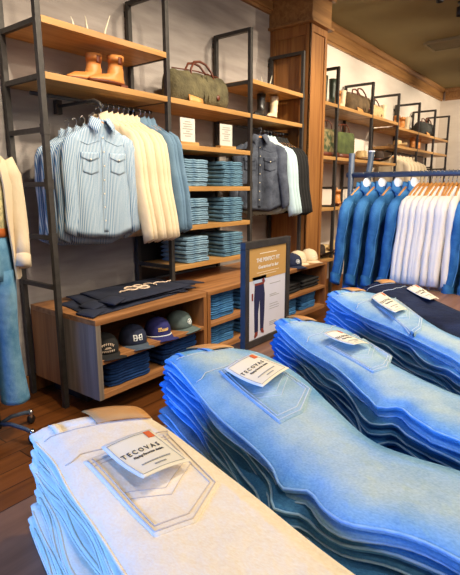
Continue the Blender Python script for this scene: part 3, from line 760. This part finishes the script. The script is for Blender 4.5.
MB().box(-.05, .05, .012, .10, 0, .008).build('stand_foot', M_STEEL, t)

# ------------------------------------------------------------------ display tables
TZ = .765
t = thing('display_table', 'long walnut display table under the stacks of jeans', 'table', (1.2, .25, 0))
MB().box(-2.0, 1.9, -.75, .64, TZ-.045, TZ).build('table_top', M_TABLE, t, .003)
for sx, sy in ((-1.92, -.68), (-1.92, .57), (1.82, -.68), (1.82, .57)): MB().box(sx-.04, sx+.04, sy-.04, sy+.04, 0, TZ-.045).build('leg', M_TABLE, t)
t = thing('side_table', 'small brown table behind the jeans, holding the framed poster', 'table', (1.65, 1.03, 0))
MB().box(-.21, .23, -.10, .10, .745, .783).build('table_top', M_TABLE, t, .003)
for sx in (-.17, .19):
    for sy in (-.07, .07): MB().box(sx-.02, sx+.02, sy-.02, sy+.02, 0, .745).build('leg', M_TABLE, t)

# ------------------------------------------------------------------ hero stacks of folded jeans
def interp(P, q):
    """arclength Catmull-Rom through 2d points"""
    P = [Vector((p[0], p[1])) for p in P]; d = [0]
    for a, b in zip(P, P[1:]): d.append(d[-1]+(b-a).length)
    x = q*d[-1]; i = 0
    while i < len(P)-2 and x > d[i+1]: i += 1
    u = (x-d[i])/(d[i+1]-d[i]); p0 = P[max(i-1, 0)]; p1 = P[i]; p2 = P[i+1]; p3 = P[min(i+2, len(P)-1)]
    return .5*((2*p1)+(p2-p0)*u+(2*p0-5*p1+4*p2-p3)*u*u+(3*p1-p0-3*p2+p3)*u**3)
NS = 72
def washed(o, n, ss):
    at = o.data.attributes.new('wash', 'FLOAT', 'POINT')
    for i, v in enumerate(o.data.vertices):
        j = i % n; at.data[i].value = max(0, min(1, 1.25*math.sin(pi*min(1, max(0, ss[j])))**1.5-.1)) if n > 1 and j < len(ss) else (.6 if n == 1 else 0)
ZTOP = 1.0
def jeans_stack(key, LP, RP, n, mats, what, where, topz=1.0, pocket=None, card=None, stitch=M_STITCH, seam=M_STITCHB, seed=0, slant=.02, raise_=0):
    rnd = random.Random(seed); T = (topz-TZ)/n; tops = None
    Ls = [interp(LP, k/NS) for k in range(NS+1)]; Rs = [interp(RP, k/NS) for k in range(NS+1)]
    f1, f2, f3 = rnd.uniform(9, 13), rnd.uniform(17, 23), rnd.uniform(0, 6)
    for lv in range(n):
        m = mats[lv]; top = lv == n-1; up = (n-1-lv)
        t = thing('folded_denim_jeans', f'{what[lv]}, {ordn(lv, n)} in {where}', 'jeans', (0, 0, 0), 0, f'jeans in {where}')
        a1, a2, a3 = rnd.uniform(0, 6), rnd.uniform(0, 6), rnd.uniform(0, 6); jit = rnd.uniform(-.006, .008); dt = rnd.uniform(-.012, .012) if not top else 0
        lead = []
        def ringat(k, infl=0.0):
            q = k/NS; Lp = Ls[k].copy(); Rp = Rs[k].copy(); ax = (Rp-Lp); wd = ax.length; ax = ax/wd
            bw = Vector((ax.y, -ax.x))                                   # toward the legs
            if bw.y > 0: bw = -bw
            off = (.006*sin(q*f1+a1)+.0035*sin(q*f2*1.4+a2)+jit+.0035*up**.8+.0012*up*max(0, min(1, (q-.45)*5)))*(.5 if top else 1)
            if up: off += .013*math.exp(-((q-.44-.02*sin(a3))/.035)**2)
            Lp = Lp-ax*off; Rp = Rp+ax*(.004*sin(q*f1*.7+a2))*(0 if top else 1)
            Lp = Lp-bw*dt; Rp = Rp-bw*dt
            wd = (Rp-Lp).length
            zb = TZ+.001+lv*T
            # stack waviness shared by all layers, fading toward the table
            lvf = (lv+.6)/n
            def wav(s): return lvf*((1-s)**2*(.010*sin(q*f1+f3)+.006*sin(q*f2+f3)) - .016*(1-s)**4) + (1-s)**2*(.0045*sin(q*30+a1)+.003*sin(q*47+a2))*(0 if top else 1)
            th = T*1.0+infl; R2 = T/2
            pts = []
            def P(s, dx, z): b = Lp+(Rp-Lp)*s+ax*dx; return Vector((b.x, b.y, zb+z+wav(max(0, min(1, s)))))
            for s in (1, .93, .85, .72, .58, .44, .30, .18, .10): pts.append(P(s, (-.014 if s == 1 else 0), T+infl-(.0015 if s == 1 else 0)))
            for a in (100, 130, 165, 200, 235, 260): pts.append(P(0, .012+.013*cos(R(a))-infl, T*.76+(T*.23+infl)*sin(R(a))))
            pts.append(P(0, .026+.018*max(0, min(1, (q-.42)*8)), T*.5))
            for a in (110, 140, 180, 215, 250): pts.append(P(0, .011+.011*cos(R(a))-infl+.0045*sin(q*26+a2), T*.25+(T*.22)*sin(R(a))))
            for s in (.10, .30, .60, .85): pts.append(P(s, 0, 0))
            for a in (-70, -30, 0, 30, 65): pts.append(P(1, -.014+.015*cos(R(a))+infl, T*.5+(T*.5+infl)*sin(R(a))))
            return pts
        rings = [ringat(k) for k in range(NS+1)]
        # round the waist end
        c = sum(rings[0], Vector())/len(rings[0]); d0 = (rings[0][0]-rings[1][0])
        r0 = [Vector((p.x, p.y, c.z+(p.z-c.z)*.7)) for p in [q_+d0*.35 for q_ in rings[0]]]
        w = MB().loft([r0]+rings, True, True); body = w.build('denim_body', m, t)
        if top: washed(body, len(r0), [1, .93, .85, .72, .58, .44, .30, .18, .10])
        wb = MB().loft([[Vector((p.x, p.y, c.z+(p.z-c.z)*.8)) for p in [q_+d0*.45 for q_ in ringat(0, .0015)]]]+[ringat(k, .0022) for k in (0, 1, 2)], True, True)
        wb.build('waistband', m, t)
        sm = MB()
        sm.tube([rings[k][11]+Vector((0, 0, .0006)) for k in range(2, NS+1)], .0021, 5)
        sm.tube([rings[k][18] for k in range(2, NS+1)], .0018, 5)
        sm.build('side_seam', seam, t)
        # belt loop on the left front corner
        for jx in (7, 4):
            lp = MB()
            p = rings[0][jx]; q_ = rings[3][jx]; s_ = (rings[1][jx-1]-rings[1][jx]).normalized()*.006
            lp.slab(lambda u, v: p+(q_-p)*v+s_*(u*2-1)+Vector((0, 0, .003+.004*sin(pi*v))), 1, 5, (0, 0, .002))
            lp.build('belt_loop', m, t)
        # leather patch at the back centre of the waistband
        a = rings[0][1]; b = rings[0][4]; bk = d0.normalized()
        bk.z = 0
        pc = MB(); a2_ = a+(b-a)*-.05; b2_ = a+(b-a)*1.25
        pc.slab(lambda u, v: a2_+(b2_-a2_)*u+bk*(.060*v-.038)+Vector((0, 0, .004+.005*sin(pi*v)+.004*sin(pi*u))), 6, 4, (0, 0, .003))
        pc.build('leather_patch', M_LEATHER, t)
        if top: tops = (w, t, rings)
    w, t, rings = tops
    bvh = BVHTree.FromPolygons([tuple(p) for p in w.v], w.f)
    def dz(x, y, e=.0015):
        h = bvh.ray_cast(Vector((x, y, 2)), Vector((0, 0, -1))); return Vector((x, y, (h[0].z if h[0] is not None else topz)+e))
    if pocket:
        pp = [Vector((x, y, topz)) for x, y in pocket]; TL, TR, RB, TP, LB = pp
        def fn(u, v):
            lo = (LB*(1-u*2)+TP*(u*2)) if u < .5 else (TP*(2-u*2)+RB*(u*2-1))
            p = (TL*(1-u)+TR*u)*(1-v)+lo*v; return dz(p.x, p.y, .0018)
        po = MB().slab(fn, 20, 24, (0, 0, .0025)); po = po.build('back_pocket', m, t); washed(po, 1, []); po['label'] = 'five-sided back pocket with double stitching'
        st = MB()
        for ins in (.035, .085):
            loop = [fn(ins, .02+.96*k/10) for k in range(10)]+[fn(ins+(1-2*ins)*k/10, 1-ins) for k in range(11)]+[fn(1-ins, 1-ins-(.96-ins)*k/10) for k in range(1, 11)]
            st.tube([p+Vector((0, 0, .0005)) for p in loop], .0012, 4)
        for ins in (.07, .12): st.tube([fn(.03+.94*k/12, ins)+Vector((0, 0, .0005)) for k in range(13)], .0009, 4)
        for v0 in (.52, .60):
            st.tube([fn(.1+.8*k/16, v0+.10*(1-abs(1-2*(k/16)))**1.0)+Vector((0, 0, .0004)) for k in range(17)], .0007, 4)
        st.build('pocket_stitching', stitch, po)
    # yoke and waistband seams
    ys = MB()
    ys.tube([(rings[3][j])+Vector((0, 0, .001)) for j in range(0, 10)], .001, 4)
    ys.tube([(rings[7+int(j*.4)][j])+Vector((0, 0, .001)) for j in range(0, 10)], .0012, 4)
    ys.build('yoke_stitching', stitch, t)
    if card:
        lb, px, hz = card
        q = [Vector((x, y, topz+hz)) for x, y in px]; TL, TR, BR, BL = q
        for p in (TL, TR): pass
        def cf(u, v): 
            p = (TL*(1-u)+TR*u)*(1-v)+(BL*(1-u)+BR*u)*v; g = dz(p.x, p.y, .0065)
            return Vector((p.x, p.y, max(g.z, p.z-.004)+.010*(1-u)*(v-.2)**2*2+.003*sin(pi*u)))
        ct = thing('price_card', lb, 'tag', (0, 0, 0), 0, 'cream branded cards on the jeans')
        MB().slab(cf, 10, 10, (0, 0, .0012)).build('card_sheet', M_CARD, ct)
        def draped(mbx):                                                # flat card coordinates -> curved card
            out = []
            for p in mbx.v: g = cf(p.x, 1-p.y); out.append(Vector((g.x, g.y, g.z+.0006+p.z))) 
            mbx.v = out; return mbx
        g = MB(); text_mb('T E C O V A S', .135, g, Matrix.Translation((.47, .58, 0)), .0006, squash=.92); draped(g).build('brand_lettering', M_INK, ct)
        g = MB(); text_mb('Playing Favorites denim.', .07, g, Matrix.Translation((.53, .46, 0)), .0006, shear=.3, squash=.9)
        draped(g).build('script_line', M_INK, ct)
        g = MB()
        for k in range(12): g.box(.22+.05*k, .26+.05*k, .25, .275, 0, .0005)
        for k in range(4): g.box(.40+.06*k, .45+.06*k, .155, .18, 0, .0005)
        for a_ in ((.06, .94, .06, .066), (.06, .94, .934, .94), (.06, .066, .06, .94), (.934, .94, .06, .94)):
            for k in range(8):
                x0 = a_[0]+(a_[1]-a_[0])*(k/8 if a_[1]-a_[0] > .1 else 0); x1 = a_[0]+(a_[1]-a_[0])*((k+1)/8 if a_[1]-a_[0] > .1 else 1)
                y0 = a_[2]+(a_[3]-a_[2])*(k/8 if a_[3]-a_[2] > .1 else 0); y1 = a_[2]+(a_[3]-a_[2])*((k+1)/8 if a_[3]-a_[2] > .1 else 1)
                g.box(x0, x1, y0, y1, 0, .0004)
        draped(g).build('printed_border_lines', M_INKL, ct)
        g = MB(); g.box(.80, .93, .78, .95, 0, .0007); draped(g).build('orange_square', M_ORANGE, ct)
    return t
def ext(P, pts): return P+pts
AL = [(.412, .761), (.38, .657), (.345, .556), (.321, .474), (.302, .411), (.285, .348), (.255, .22), (.235, .08), (.225, -.1), (.22, -.35)]
AR = [(.552, .623), (.536, .533), (.506, .421), (.478, .32), (.451, .23), (.433, .155), (.415, .05), (.405, -.1), (.40, -.35)]
BL_ = [(.796, .81), (.721, .649), (.662, .541), (.617, .439), (.579, .368), (.543, .325), (.558, .288), (.530, .248), (.514, .206), (.528, .148), (.535, .088), (.53, -.05), (.52, -.35)]
BR_ = [(.925, .741), (.955, .646), (.892, .496), (.788, .36), (.715, .259), (.704, .187), (.707, .124), (.70, -.05), (.69, -.35)]
CL = [(1.228, .769), (1.113, .589), (1.019, .458), (.919, .344), (.872, .304), (.884, .270), (.845, .235), (.815, .195), (.805, .16), (.80, -.05), (.79, -.35)]
CR_ = [(1.290, .690), (1.265, .542), (1.10, .380), (1.015, .25), (.985, .186), (.975, .06), (.965, -.1), (.955, -.35)]
DL = [(1.701, .824), (1.57, .641), (1.403, .446), (1.335, .36), (1.25, .27), (1.17, .20), (1.14, .06), (1.12, -.1), (1.10, -.35)]
DR = [(1.800, .74), (1.751, .581), (1.491, .384), (1.40, .30), (1.34, .20), (1.31, .06), (1.29, -.1), (1.27, -.35)]
EL = [(1.955, .80), (1.80, .65), (1.653, .53), (1.50, .38), (1.44, .25), (1.41, .1), (1.39, -.1), (1.37, -.35)]
ER = [(2.06, .70), (1.95, .56), (1.78, .42), (1.66, .30), (1.60, .15), (1.58, 0), (1.56, -.15), (1.55, -.35)]
WJ = 'folded white denim jeans'; LJ = 'folded light-wash blue jeans'; MJ = 'folded mid-blue jeans'; GJ = 'folded grey-blue jeans'; NJ = 'folded dark navy jeans'
jeans_stack('A', AL, AR, 7, [M_WHITED]*7, [WJ]*7, 'the nearest stack', 1.0,
            [(0.3860, 0.5780), (0.5220, 0.5350), (0.4630, 0.3780), (0.3830, 0.3490), (0.3370, 0.3720)], ('cream card on the white jeans, nearest of the five cards', [(0.4060, 0.5600), (0.4900, 0.5430), (0.4610, 0.4290), (0.3780, 0.4360)], .022), M_STITCHW, M_WHITED, 1)
jeans_stack('B', BL_, BR_, 7, [M_GREYD, M_GREYD, M_GREYD, M_MIDD, M_MIDD, M_MIDD, M_LIGHTD], [GJ]*3+[MJ]*3+[LJ], 'the stack beside the white jeans', 1.0,
            [(0.7860, 0.6400), (0.9230, 0.6100), (0.8240, 0.4280), (0.7230, 0.3920), (0.6680, 0.4070)], ('cream card on the light-wash jeans, second nearest, behind the white stack', [(0.7760, 0.6160), (0.8930, 0.6240), (0.8660, 0.5070), (0.7210, 0.4790)], .020), M_STITCH, M_STITCHB, 2)
jeans_stack('C', CL, CR_, 7, [M_GREYD, M_GREYD, M_MIDD, M_BLUED, M_BLUED, M_MIDD, M_LIGHTD], [GJ]*2+[MJ]*4+[LJ], 'the middle stack', 1.0,
            [(1.1160, 0.5460), (1.2400, 0.5160), (1.1160, 0.3670), (1.0310, 0.3470), (0.9930, 0.3670)], ('cream card on the third stack from the front, in the middle of the row', [(1.1470, 0.5680), (1.1970, 0.5480), (1.1390, 0.4350), (1.0700, 0.4480)], .018), M_STITCH, M_STITCHB, 3)
jeans_stack('D', DL, DR, 7, [M_BLUED]*3+[M_MIDD]*3+[M_LIGHTD], [MJ]*6+[LJ], 'the stack below the denim jackets', 1.0,
            [(1.6120, 0.5960), (1.7590, 0.5840), (1.5050, 0.4090), (1.3930, 0.3790), (1.3470, 0.3900)], ('cream card on the fourth stack, below the denim jackets', [(1.6660, 0.6400), (1.7750, 0.6400), (1.5640, 0.4780), (1.4520, 0.4790)], .015), M_STITCH, M_STITCHB, 4)
jeans_stack('E', EL, ER, 7, [M_NAVYD]*7, [NJ]*7, 'the farthest stack below white tops', 1.0,
            None, ('cream card on the dark navy jeans, farthest of the five', [(1.9120, 0.5910), (2.0270, 0.5900), (1.8120, 0.4430), (1.7120, 0.4460)], .008), M_STITCH, M_NAVYD, 5)

# ------------------------------------------------------------------ shelf goods: bag, boots, prongs
def duffel(label, loc, rz, sc=1.0, m=M_OLIVE, name='duffel_bag', cat='bag', handle=True, prof=None, patches=True):
    t = thing(name, label, cat, loc, rz); Lx = .33; rings = []
    for i in range(15):
        u = i/14*2-1; k = (1-abs(u)**7)**.5 if abs(u) < 1 else .0; k = max(.62, k)
        h = .27*(.94+.03*sin(i*2.1))*(.85+.15*k); d = .13*k
        rings.append([Vector((u*Lx, d*math.copysign(abs(cos(a))**.75, cos(a))*(1.0-.28*max(0, sin(a))), h/2+h/2*math.copysign(abs(sin(a))**.7, sin(a))*(1+.03*sin(i*1.7+a*3)))) for a in [2*pi*j/24 for j in range(24)]])
    MB().loft(rings, True, True).build('bag_body', m, t)
    if handle:
        for y in (-.05, .03):
            MB().tube([(-.14, y-.035, .20), (-.12, y-.02, .27), (-.07, y, .325), (.0, y, .338), (.07, y, .325), (.12, y-.02, .27), (.14, y-.035, .20)], .010, 8).build('carry_handle', M_BROWNL, t)
    if patches:
        MB().slab(lambda u, v: Vector((-.20+.16*u, -.136+.012*v-.0, .01+.055*v-.02*u*v)), 4, 3, (0, -.003, 0)).build('leather_corner', M_LEATHER, t)
        MB().lathe([(.022, 0), (.018, .004)], 12, Matrix.Translation((.15, -.128, .075)) @ Matrix.Rotation(pi/2, 4, 'X')).build('leather_badge', M_BROWNL, t)
        w = MB()
        for x in (-.02, .03): w.slab(lambda u, v: Vector((x+.015*u, -.134+.035*v*v, .02+.21*v)), 1, 8, (0, -.003, 0))
        w.build('webbing_strap', m, t)
    MB().tube([(-.28, 0, .262), (0, 0, .275), (.28, 0, .262)], .005, 6).build('zip', M_BROWNL, t)
    t.scale = (sc, sc, sc); return t
duffel('olive canvas duffel bag with brown leather handles on the oak shelf', (3.18, 2.80, Z2+.004), R(-6), .86).scale = (.93, .9, 1.02)
def boot(name, label, m, sole=M_BROWNL, h=.20, ankle=False, pull=True, heel=.035):
    t = thing(name, label, 'boot'); w = MB(); rings = []
    # shaft from top down to ankle, then foot loft forward (toe toward -x)
    H_ = h
    prof = [(0.0, H_, .050, .045), (0.0, H_*.75, .046, .042), (.0, .13, .042, .038), (-.004, .10, .044, .038)]
    for cx, z, rx, ry in prof: rings.append([Vector((cx+rx*cos(a), ry*sin(a), z)) for a in [2*pi*j/18 for j in range(18)]])
    rings.append([Vector((-.008+.055*cos(a), .038*sin(a), .075-.018*(-cos(a)))) for a in [2*pi*j/18 for j in range(18)]])
    rings.append([Vector((-.045+.095*cos(a), .038*sin(a)*(1 if cos(a) > -.5 else .9), .048-.002*cos(a))) for a in [2*pi*j/18 for j in range(18)]])
    rings.append([Vector((-.07+.125*cos(a), .042*sin(a)*(1-.15*(cos(a) < -.7)), .03-.006*(-cos(a)))) for a in [2*pi*j/18 for j in range(18)]])
    rings.append([Vector((-.07+.127*cos(a), .043*sin(a), .014)) for a in [2*pi*j/18 for j in range(18)]])
    w.loft(rings, True, True); w.build('upper', m, t)
    s = MB(); s.loft([[Vector((-.07+.131*cos(a), .046*sin(a), z)) for a in [2*pi*j/18 for j in range(18)]] for z in (.006, .016)], True, True)
    s.box(.005, .058, -.034, .034, -.018, .010); s.build('sole', sole, t)
    if ankle:
        for y in (-1, 1): MB().slab(lambda u, v: Vector((-.014+.028*u, y*(.0405+.004*v), .115+(H_-.125)*v)), 2, 4, (0, .002*y, 0)).build('elastic_gore', M_BROWNL, t)
    MB().slab(lambda u, v: Vector((.048+.004*v, -.008+.016*u, H_-.03+.05*v)), 1, 3, (.003, 0, 0)).build('pull_tab', m, t)
    return t
BT = Use(boot('ankle_boot', '', M_BOOT, M_BROWNL, .165, True))
BT((2.16, 2.80, Z2+.02), R(4), 'tan leather ankle boot, left of the pair on the upper shelf', 'pair of tan boots', (1.15,)*3)
BT((2.285, 2.73, Z2+.02), R(0), 'tan leather ankle boot, right of the pair on the upper shelf', 'pair of tan boots', (1.15,)*3)
KB = Use(boot('tall_boot', '', M_BOOTK, M_BLACK, .22)); WB_ = Use(boot('tall_boot', '', M_BOOTW, M_BROWNL, .22))
KB((4.13, 2.80, Z2+.02), R(15), 'black boot on the short shelf beside the pillar', 'boots beside the pillar')
WB_((4.33, 2.78, Z2+.02), R(15), 'white boot on the short shelf beside the pillar', 'boots beside the pillar')
def prongs(label, loc, rz):
    t = thing('pale_antler', label, 'antler', loc, rz)
    for x0, l, dx, dy in ((-.12, .07, -.02, 0), (-.02, .11, .0, .01), (.10, .15, .06, 0)):
        MB().tube([(x0, 0, 0), (x0+dx*.3, dy, l*.4), (x0+dx, dy*2, l)], [.010, .007, .002], 7).build('prong', M_BONE, t)
    MB().tube([(-.16, 0, .010), (-.06, .0, .014), (.04, .0, .012), (.12, 0, .010)], [.008, .013, .012, .008], 8).build('beam', M_BONE, t)
prongs('pale antler prongs on the topmost left shelf', (2.08, 2.71, Z1+.001), R(0))
prongs('pale antler prongs on the short shelf beside the pillar', (4.18, 2.80, Z1+.001), R(5))
# right-hand shelves
GB = Use(boot('tall_boot', '', M_BOOTG, M_BLACK, .30))
GB((5.40, 2.78, Z1+.02), R(20), 'dark tall boot on the high shelf right of the pillar, left one', 'dark boots right of the pillar')
GB((5.62, 2.78, Z1+.02), R(20), 'dark tall boot on the high shelf right of the pillar, right one', 'dark boots right of the pillar')
BT((5.80, 2.80, Z1+.02), R(15), 'short tan boot between the dark boots and the brown bag', 'boots on the bag shelf')
WB_((5.95, 2.80, Z1+.02), R(15), 'short cream boot between the dark boots and the brown bag', 'boots on the bag shelf')
M_BRB = mat('brown_canvas', '#6d5638', '#4f3d26', .85, 14, bump=.4, bscale=60)
duffel('brown canvas duffel bag on the high shelf right of the pillar', (6.38, 2.80, Z1+.004), R(-4), .95, M_BRB)
duffel('tan duffel bag on the high shelf, right of the brown duffel', (6.98, 2.83, Z1+.004), R(-4), .80, M_STRAW)
def tote(label, x, m):
    t = thing('tote_bag', label, 'bag', (x, 2.78, 1.764), R(-8))
    w = MB(); w.loft([[Vector((wx*math.copysign(abs(cos(a))**.3, cos(a)), d*math.copysign(abs(sin(a))**.5, sin(a)), z)) for a in [2*pi*j/28 for j in range(28)]] for wx, d, z in ((.19, .08, 0), (.20, .085, .1), (.205, .08, .25), (.20, .06, .32))], True, True)
    w.build('bag_body', m, t)
    for y in (-.05, .05): MB().tube([(-.09, y, .28), (-.09, y*.6, .38), (-.05, y*.3, .42), (.05, y*.3, .42), (.09, y*.6, .38), (.09, y, .28)], .007, 6).build('handle', M_BROWNL, t)
    MB().slab(lambda u, v: Vector((-.19+.38*u, -.087, .005+.05*v)), 4, 2, (0, -.002, 0)).build('leather_trim', M_BROWNL, t)
M_CAMO = mat('camouflage_canvas', '#8a7a52', '#3f4a2c', .9, 12, bump=.2, mid=(.45, .55))
M_GREENT = mat('green_canvas', '#5c6634', '#37401f', .9, 9, bump=.2)
tote('camouflage tote bag beside the pillar, left of the green tote', 5.45, M_CAMO)
tote('green canvas tote bag right of the camouflage tote', 5.95, M_GREENT)
def hat(label, loc, m, rz=0, sc=1):
    t = thing('western_hat', label, 'hat', loc, rz)
    MB().loft([[Vector((r*1.15*cos(a), r*.9*sin(a), z-.02*(abs(cos(a)) < .35)*(k > 2))) for a in [2*pi*j/28 for j in range(28)]] for k, (r, z) in enumerate([(.085, .02), (.083, .06), (.075, .11), (.06, .125), (.02, .11)])], True, True).build('crown', m, t)
    MB().slab(lambda u, v: Vector(((.08+.11*v)*1.15*cos(2*pi*u), (.08+.10*v)*.9*sin(2*pi*u), .018+.055*v*v*abs(sin(2*pi*u))**1.5)), 32, 5, (0, 0, .003)).build('brim', m, t)
    MB().loft([[Vector((.086*1.15*cos(a), .086*.9*sin(a), z)) for a in [2*pi*j/28 for j in range(28)]] for z in (.022, .04)], True, True).build('hat_band', M_BROWNL, t)
    t.scale = (sc,)*3
hat('brown felt western hat on the shelf behind the rail stand', (7.1, 2.75, 1.765), M_HAT, R(20), 1.25)
hat('straw western hat just left of the brown felt hat', (6.62, 2.80, 1.765), M_STRAW, R(40), 1.1)
hat('dark felt hat low on the bottom shelf beside the pillar, left one', (5.42, 2.8, .555), M_HAT, 0, 1.2)
hat('straw hat low on the bottom shelf right of the dark hat', (5.95, 2.8, .555), M_STRAW, 0, 1.3)
BT((5.9, 2.8, 1.19), R(30), 'tan shoe on the low shelf left of the denim jackets', 'shoes on the low shelf')
KB((5.36, 2.8, 1.19), R(30), 'black shoe on the low shelf right beside the pillar', 'shoes on the low shelf')
for k in range(3):
    o = MB().box(-.09, .09, -.05, .05, 0, .04).build('wallet', M_BROWNL, None, .004, loc=(6.08+.13*k, 2.72, 1.172), rot=(0, 0, R(15*k)))
    tag(o, f'brown leather wallet on the low shelf left of the jackets, {ORD[k]} from the left', 'wallet', 'leather wallets')
BT((7.95, 2.8, 2.32), R(15), 'tan boot on the far upper shelf, left one', 'far tan boots'); BT((8.20, 2.8, 2.32), R(15), 'tan boot on the far upper shelf, second', 'far tan boots')
WB_((8.45, 2.8, 2.32), R(15), 'pale boot on the far upper shelf, right of the tan boots', 'far tan boots')
M_DKCANV = mat('dark_grey_canvas', '#3c3c38', '#2b2b28', .9, 14, bump=.3)
duffel('dark grey canvas bag on the far upper shelf near the corner', (9.4, 2.80, 2.305), R(-4), .95, M_DKCANV)
hat('small tan hat on the far lower shelf', (8.05, 2.8, 2.035), M_STRAW, 0, .9)
BT((8.8, 2.8, 2.05), R(15), 'tan shoe on the far lower shelf, left one', 'far tan shoes'); BT((9.1, 2.8, 2.05), R(15), 'tan shoe on the far lower shelf, right one', 'far tan shoes')
WB_((6.95+.4, 2.8, Z1+.02), R(15), 'cream tall boot at the end of the long high shelf', 'boots on the bag shelf')

# ------------------------------------------------------------------ dressed mannequin on a caster stand (left edge)
t = thing('dressed_mannequin', 'mannequin in cream overshirt, brown belt and light jeans at the left edge', 'mannequin', (1.19, 2.55, 0), R(-12)); t.scale = (.77, .85, 1)
def ell(cx, cy, rx, ry, z, n=24, tw=0): return [Vector((cx+rx*cos(a), cy+ry*sin(a), z)) for a in [2*pi*j/n for j in range(n)]]
w = MB().loft([ell(0, 0, .05, .05, 1.70), ell(0, 0, .055, .06, 1.62), ell(0, .01, .13, .08, 1.58), ell(0, .01, .18, .10, 1.52), ell(0, 0, .185, .12, 1.38), ell(0, 0, .155, .105, 1.2), ell(0, 0, .17, .115, 1.1), ell(0, 0, .17, .11, 1.0)], True, True)
w.build('torso', M_SKIN, t)
w = MB().loft([ell(0, 0, .075, .07, 1.60), ell(0, .0, .15, .095, 1.56), ell(0, .0, .19, .115, 1.50), ell(0, 0, .195, .135, 1.38), ell(0, 0, .175, .125, 1.22), ell(0, 0, .172, .122, 1.15)], True, True); w.build('tee_shirt', M_TEE, t)
# overshirt: open front shell
rr = []
for z, rx, ry, gap in ((1.62, .085, .08, 42), (1.585, .15, .10, 40), (1.54, .205, .125, 38), (1.42, .225, .155, 38), (1.25, .215, .155, 42), (1.08, .225, .165, 46), (.93, .235, .17, 50)):
    rr.append([Vector((rx*sin(R(gap+(360-2*gap)*k/32))*(1+.03*sin(k*1.9+z*6)), -ry*cos(R(gap+(360-2*gap)*k/32))*(1+.03*sin(k*2.3+z*8)), z)) for k in range(33)])
w = MB(); outer = rr; inner = [[Vector((p.x*.95, p.y*.94, p.z)) for p in r] for r in rr]
w.loft(outer, False, True, closed=False); w.loft(inner, False, True, closed=False)
for i in range(len(rr)-1):
    for k in (0, 32): w.add([outer[i][k], outer[i+1][k], inner[i+1][k], inner[i][k]], [(0, 1, 2, 3)])
for k in range(32): w.add([outer[-1][k], outer[-1][k+1], inner[-1][k+1], inner[-1][k]], [(0, 1, 2, 3)])
w.build('overshirt', M_CREAM, t)
for s in (-1, 1):
    w = MB(); A = Vector((s*.05, -.085, 1.64)); B = Vector((s*.11, -.02, 1.62)); C_ = Vector((s*.15, -.10, 1.55)); D = Vector((s*.09, -.15, 1.50))
    w.slab(lambda u, v: (A*(1-u)+B*u)*(1-v)+(D*(1-u)+C_*u)*v+Vector((0, -.012*sin(pi*v), 0)), 4, 4, (0, -.005, 0)); w.build('collar_leaf', M_CREAM, t)
    w = MB(); pth = [(s*.19, 0, 1.54), (s*.225, 0, 1.46), (s*.240, -.005, 1.32), (s*.243, -.03, 1.20), (s*.235, -.07, 1.11), (s*.225, -.10, 1.03)]
    w.tube(pth, [.062, .072, .066, .060, .054, .050], 16); w.build('overshirt_sleeve', M_CREAM, t)
    w = MB(); w.tube([(s*.229, -.09, 1.055), (s*.221, -.11, .995)], [.053, .054], 16); w.build('sleeve_cuff', M_CREAM, t)
w = MB().loft([ell(0, 0, .165, .125, 1.20), ell(0, 0, .172, .13, 1.20), ell(0, 0, .174, .132, 1.155), ell(0, 0, .165, .125, 1.155)], True, True); w.build('belt', mat('cognac_leather', '#b5622a', '#9c4f1e', .4, 10), t)
MB().box(-.025, .025, -.142, -.130, 1.152, 1.203).build('buckle', M_CHROME, t, .003)
w = MB().loft([ell(0, 0, .168, .126, 1.16), ell(0, 0, .185, .135, 1.08), ell(0, 0, .195, .14, .98), ell(0, 0, .19, .13, .93)], True, True)
for s in (-1, 1):
    rr = []
    for z, cx0, rx, ry in ((.98, .095, .098, .125), (.85, .10, .092, .11), (.70, .103, .082, .09), (.55, .106, .075, .082), (.38, .11, .085, .09), (.25, .115, .098, .105), (.23, .116, .100, .107)):
        rr.append([Vector((s*cx0+rx*cos(a)*(1+.03*sin(3*a+z*9)), ry*sin(a)*(1+.04*sin(4*a+z*7)), z)) for a in [2*pi*j/22 for j in range(22)]])
    w.loft(rr, True, True)
w.build('flared_jeans', M_MANND, t)
w = MB()
for s in (-1, 1): w.tube([(s*(.193), 0, 1.0), (s*.185, 0, .7), (s*.181, 0, .55), (s*.195, 0, .38), (s*.215, 0, .24)], .003, 5)
w.build('jeans_seam', M_STITCHB, t)
MB().tube([(0, .05, 1.0), (0, .05, .06)], .016, 10).build('stand_pole', M_STEEL, t)
for k in range(5):
    a = R(12+72*k+6); dx, dy = cos(a), sin(a)
    MB().tube([(0, .05, .085), (dx*.10, .05+dy*.10, .10), (dx*.22, .05+dy*.22, .085), (dx*.27, .05+dy*.27, .07)], .013, 8).build('base_arm', M_BLUST, t)
    p = MB().lathe([(.018, .035), (.022, .075), (.012, .09)], 12, Matrix.Translation((dx*.27, .05+dy*.27, 0))).build('caster_housing', M_CHROME, t)
    MB().lathe([(.008, -.016), (.028, -.014), (.030, 0), (.028, .014), (.008, .016)], 16, Matrix.Translation((dx*.27, .05+dy*.27, .030)) @ Matrix.Rotation(a, 4, 'Z') @ Matrix.Rotation(pi/2, 4, 'X')).build('caster_wheel', M_BLACK, p)
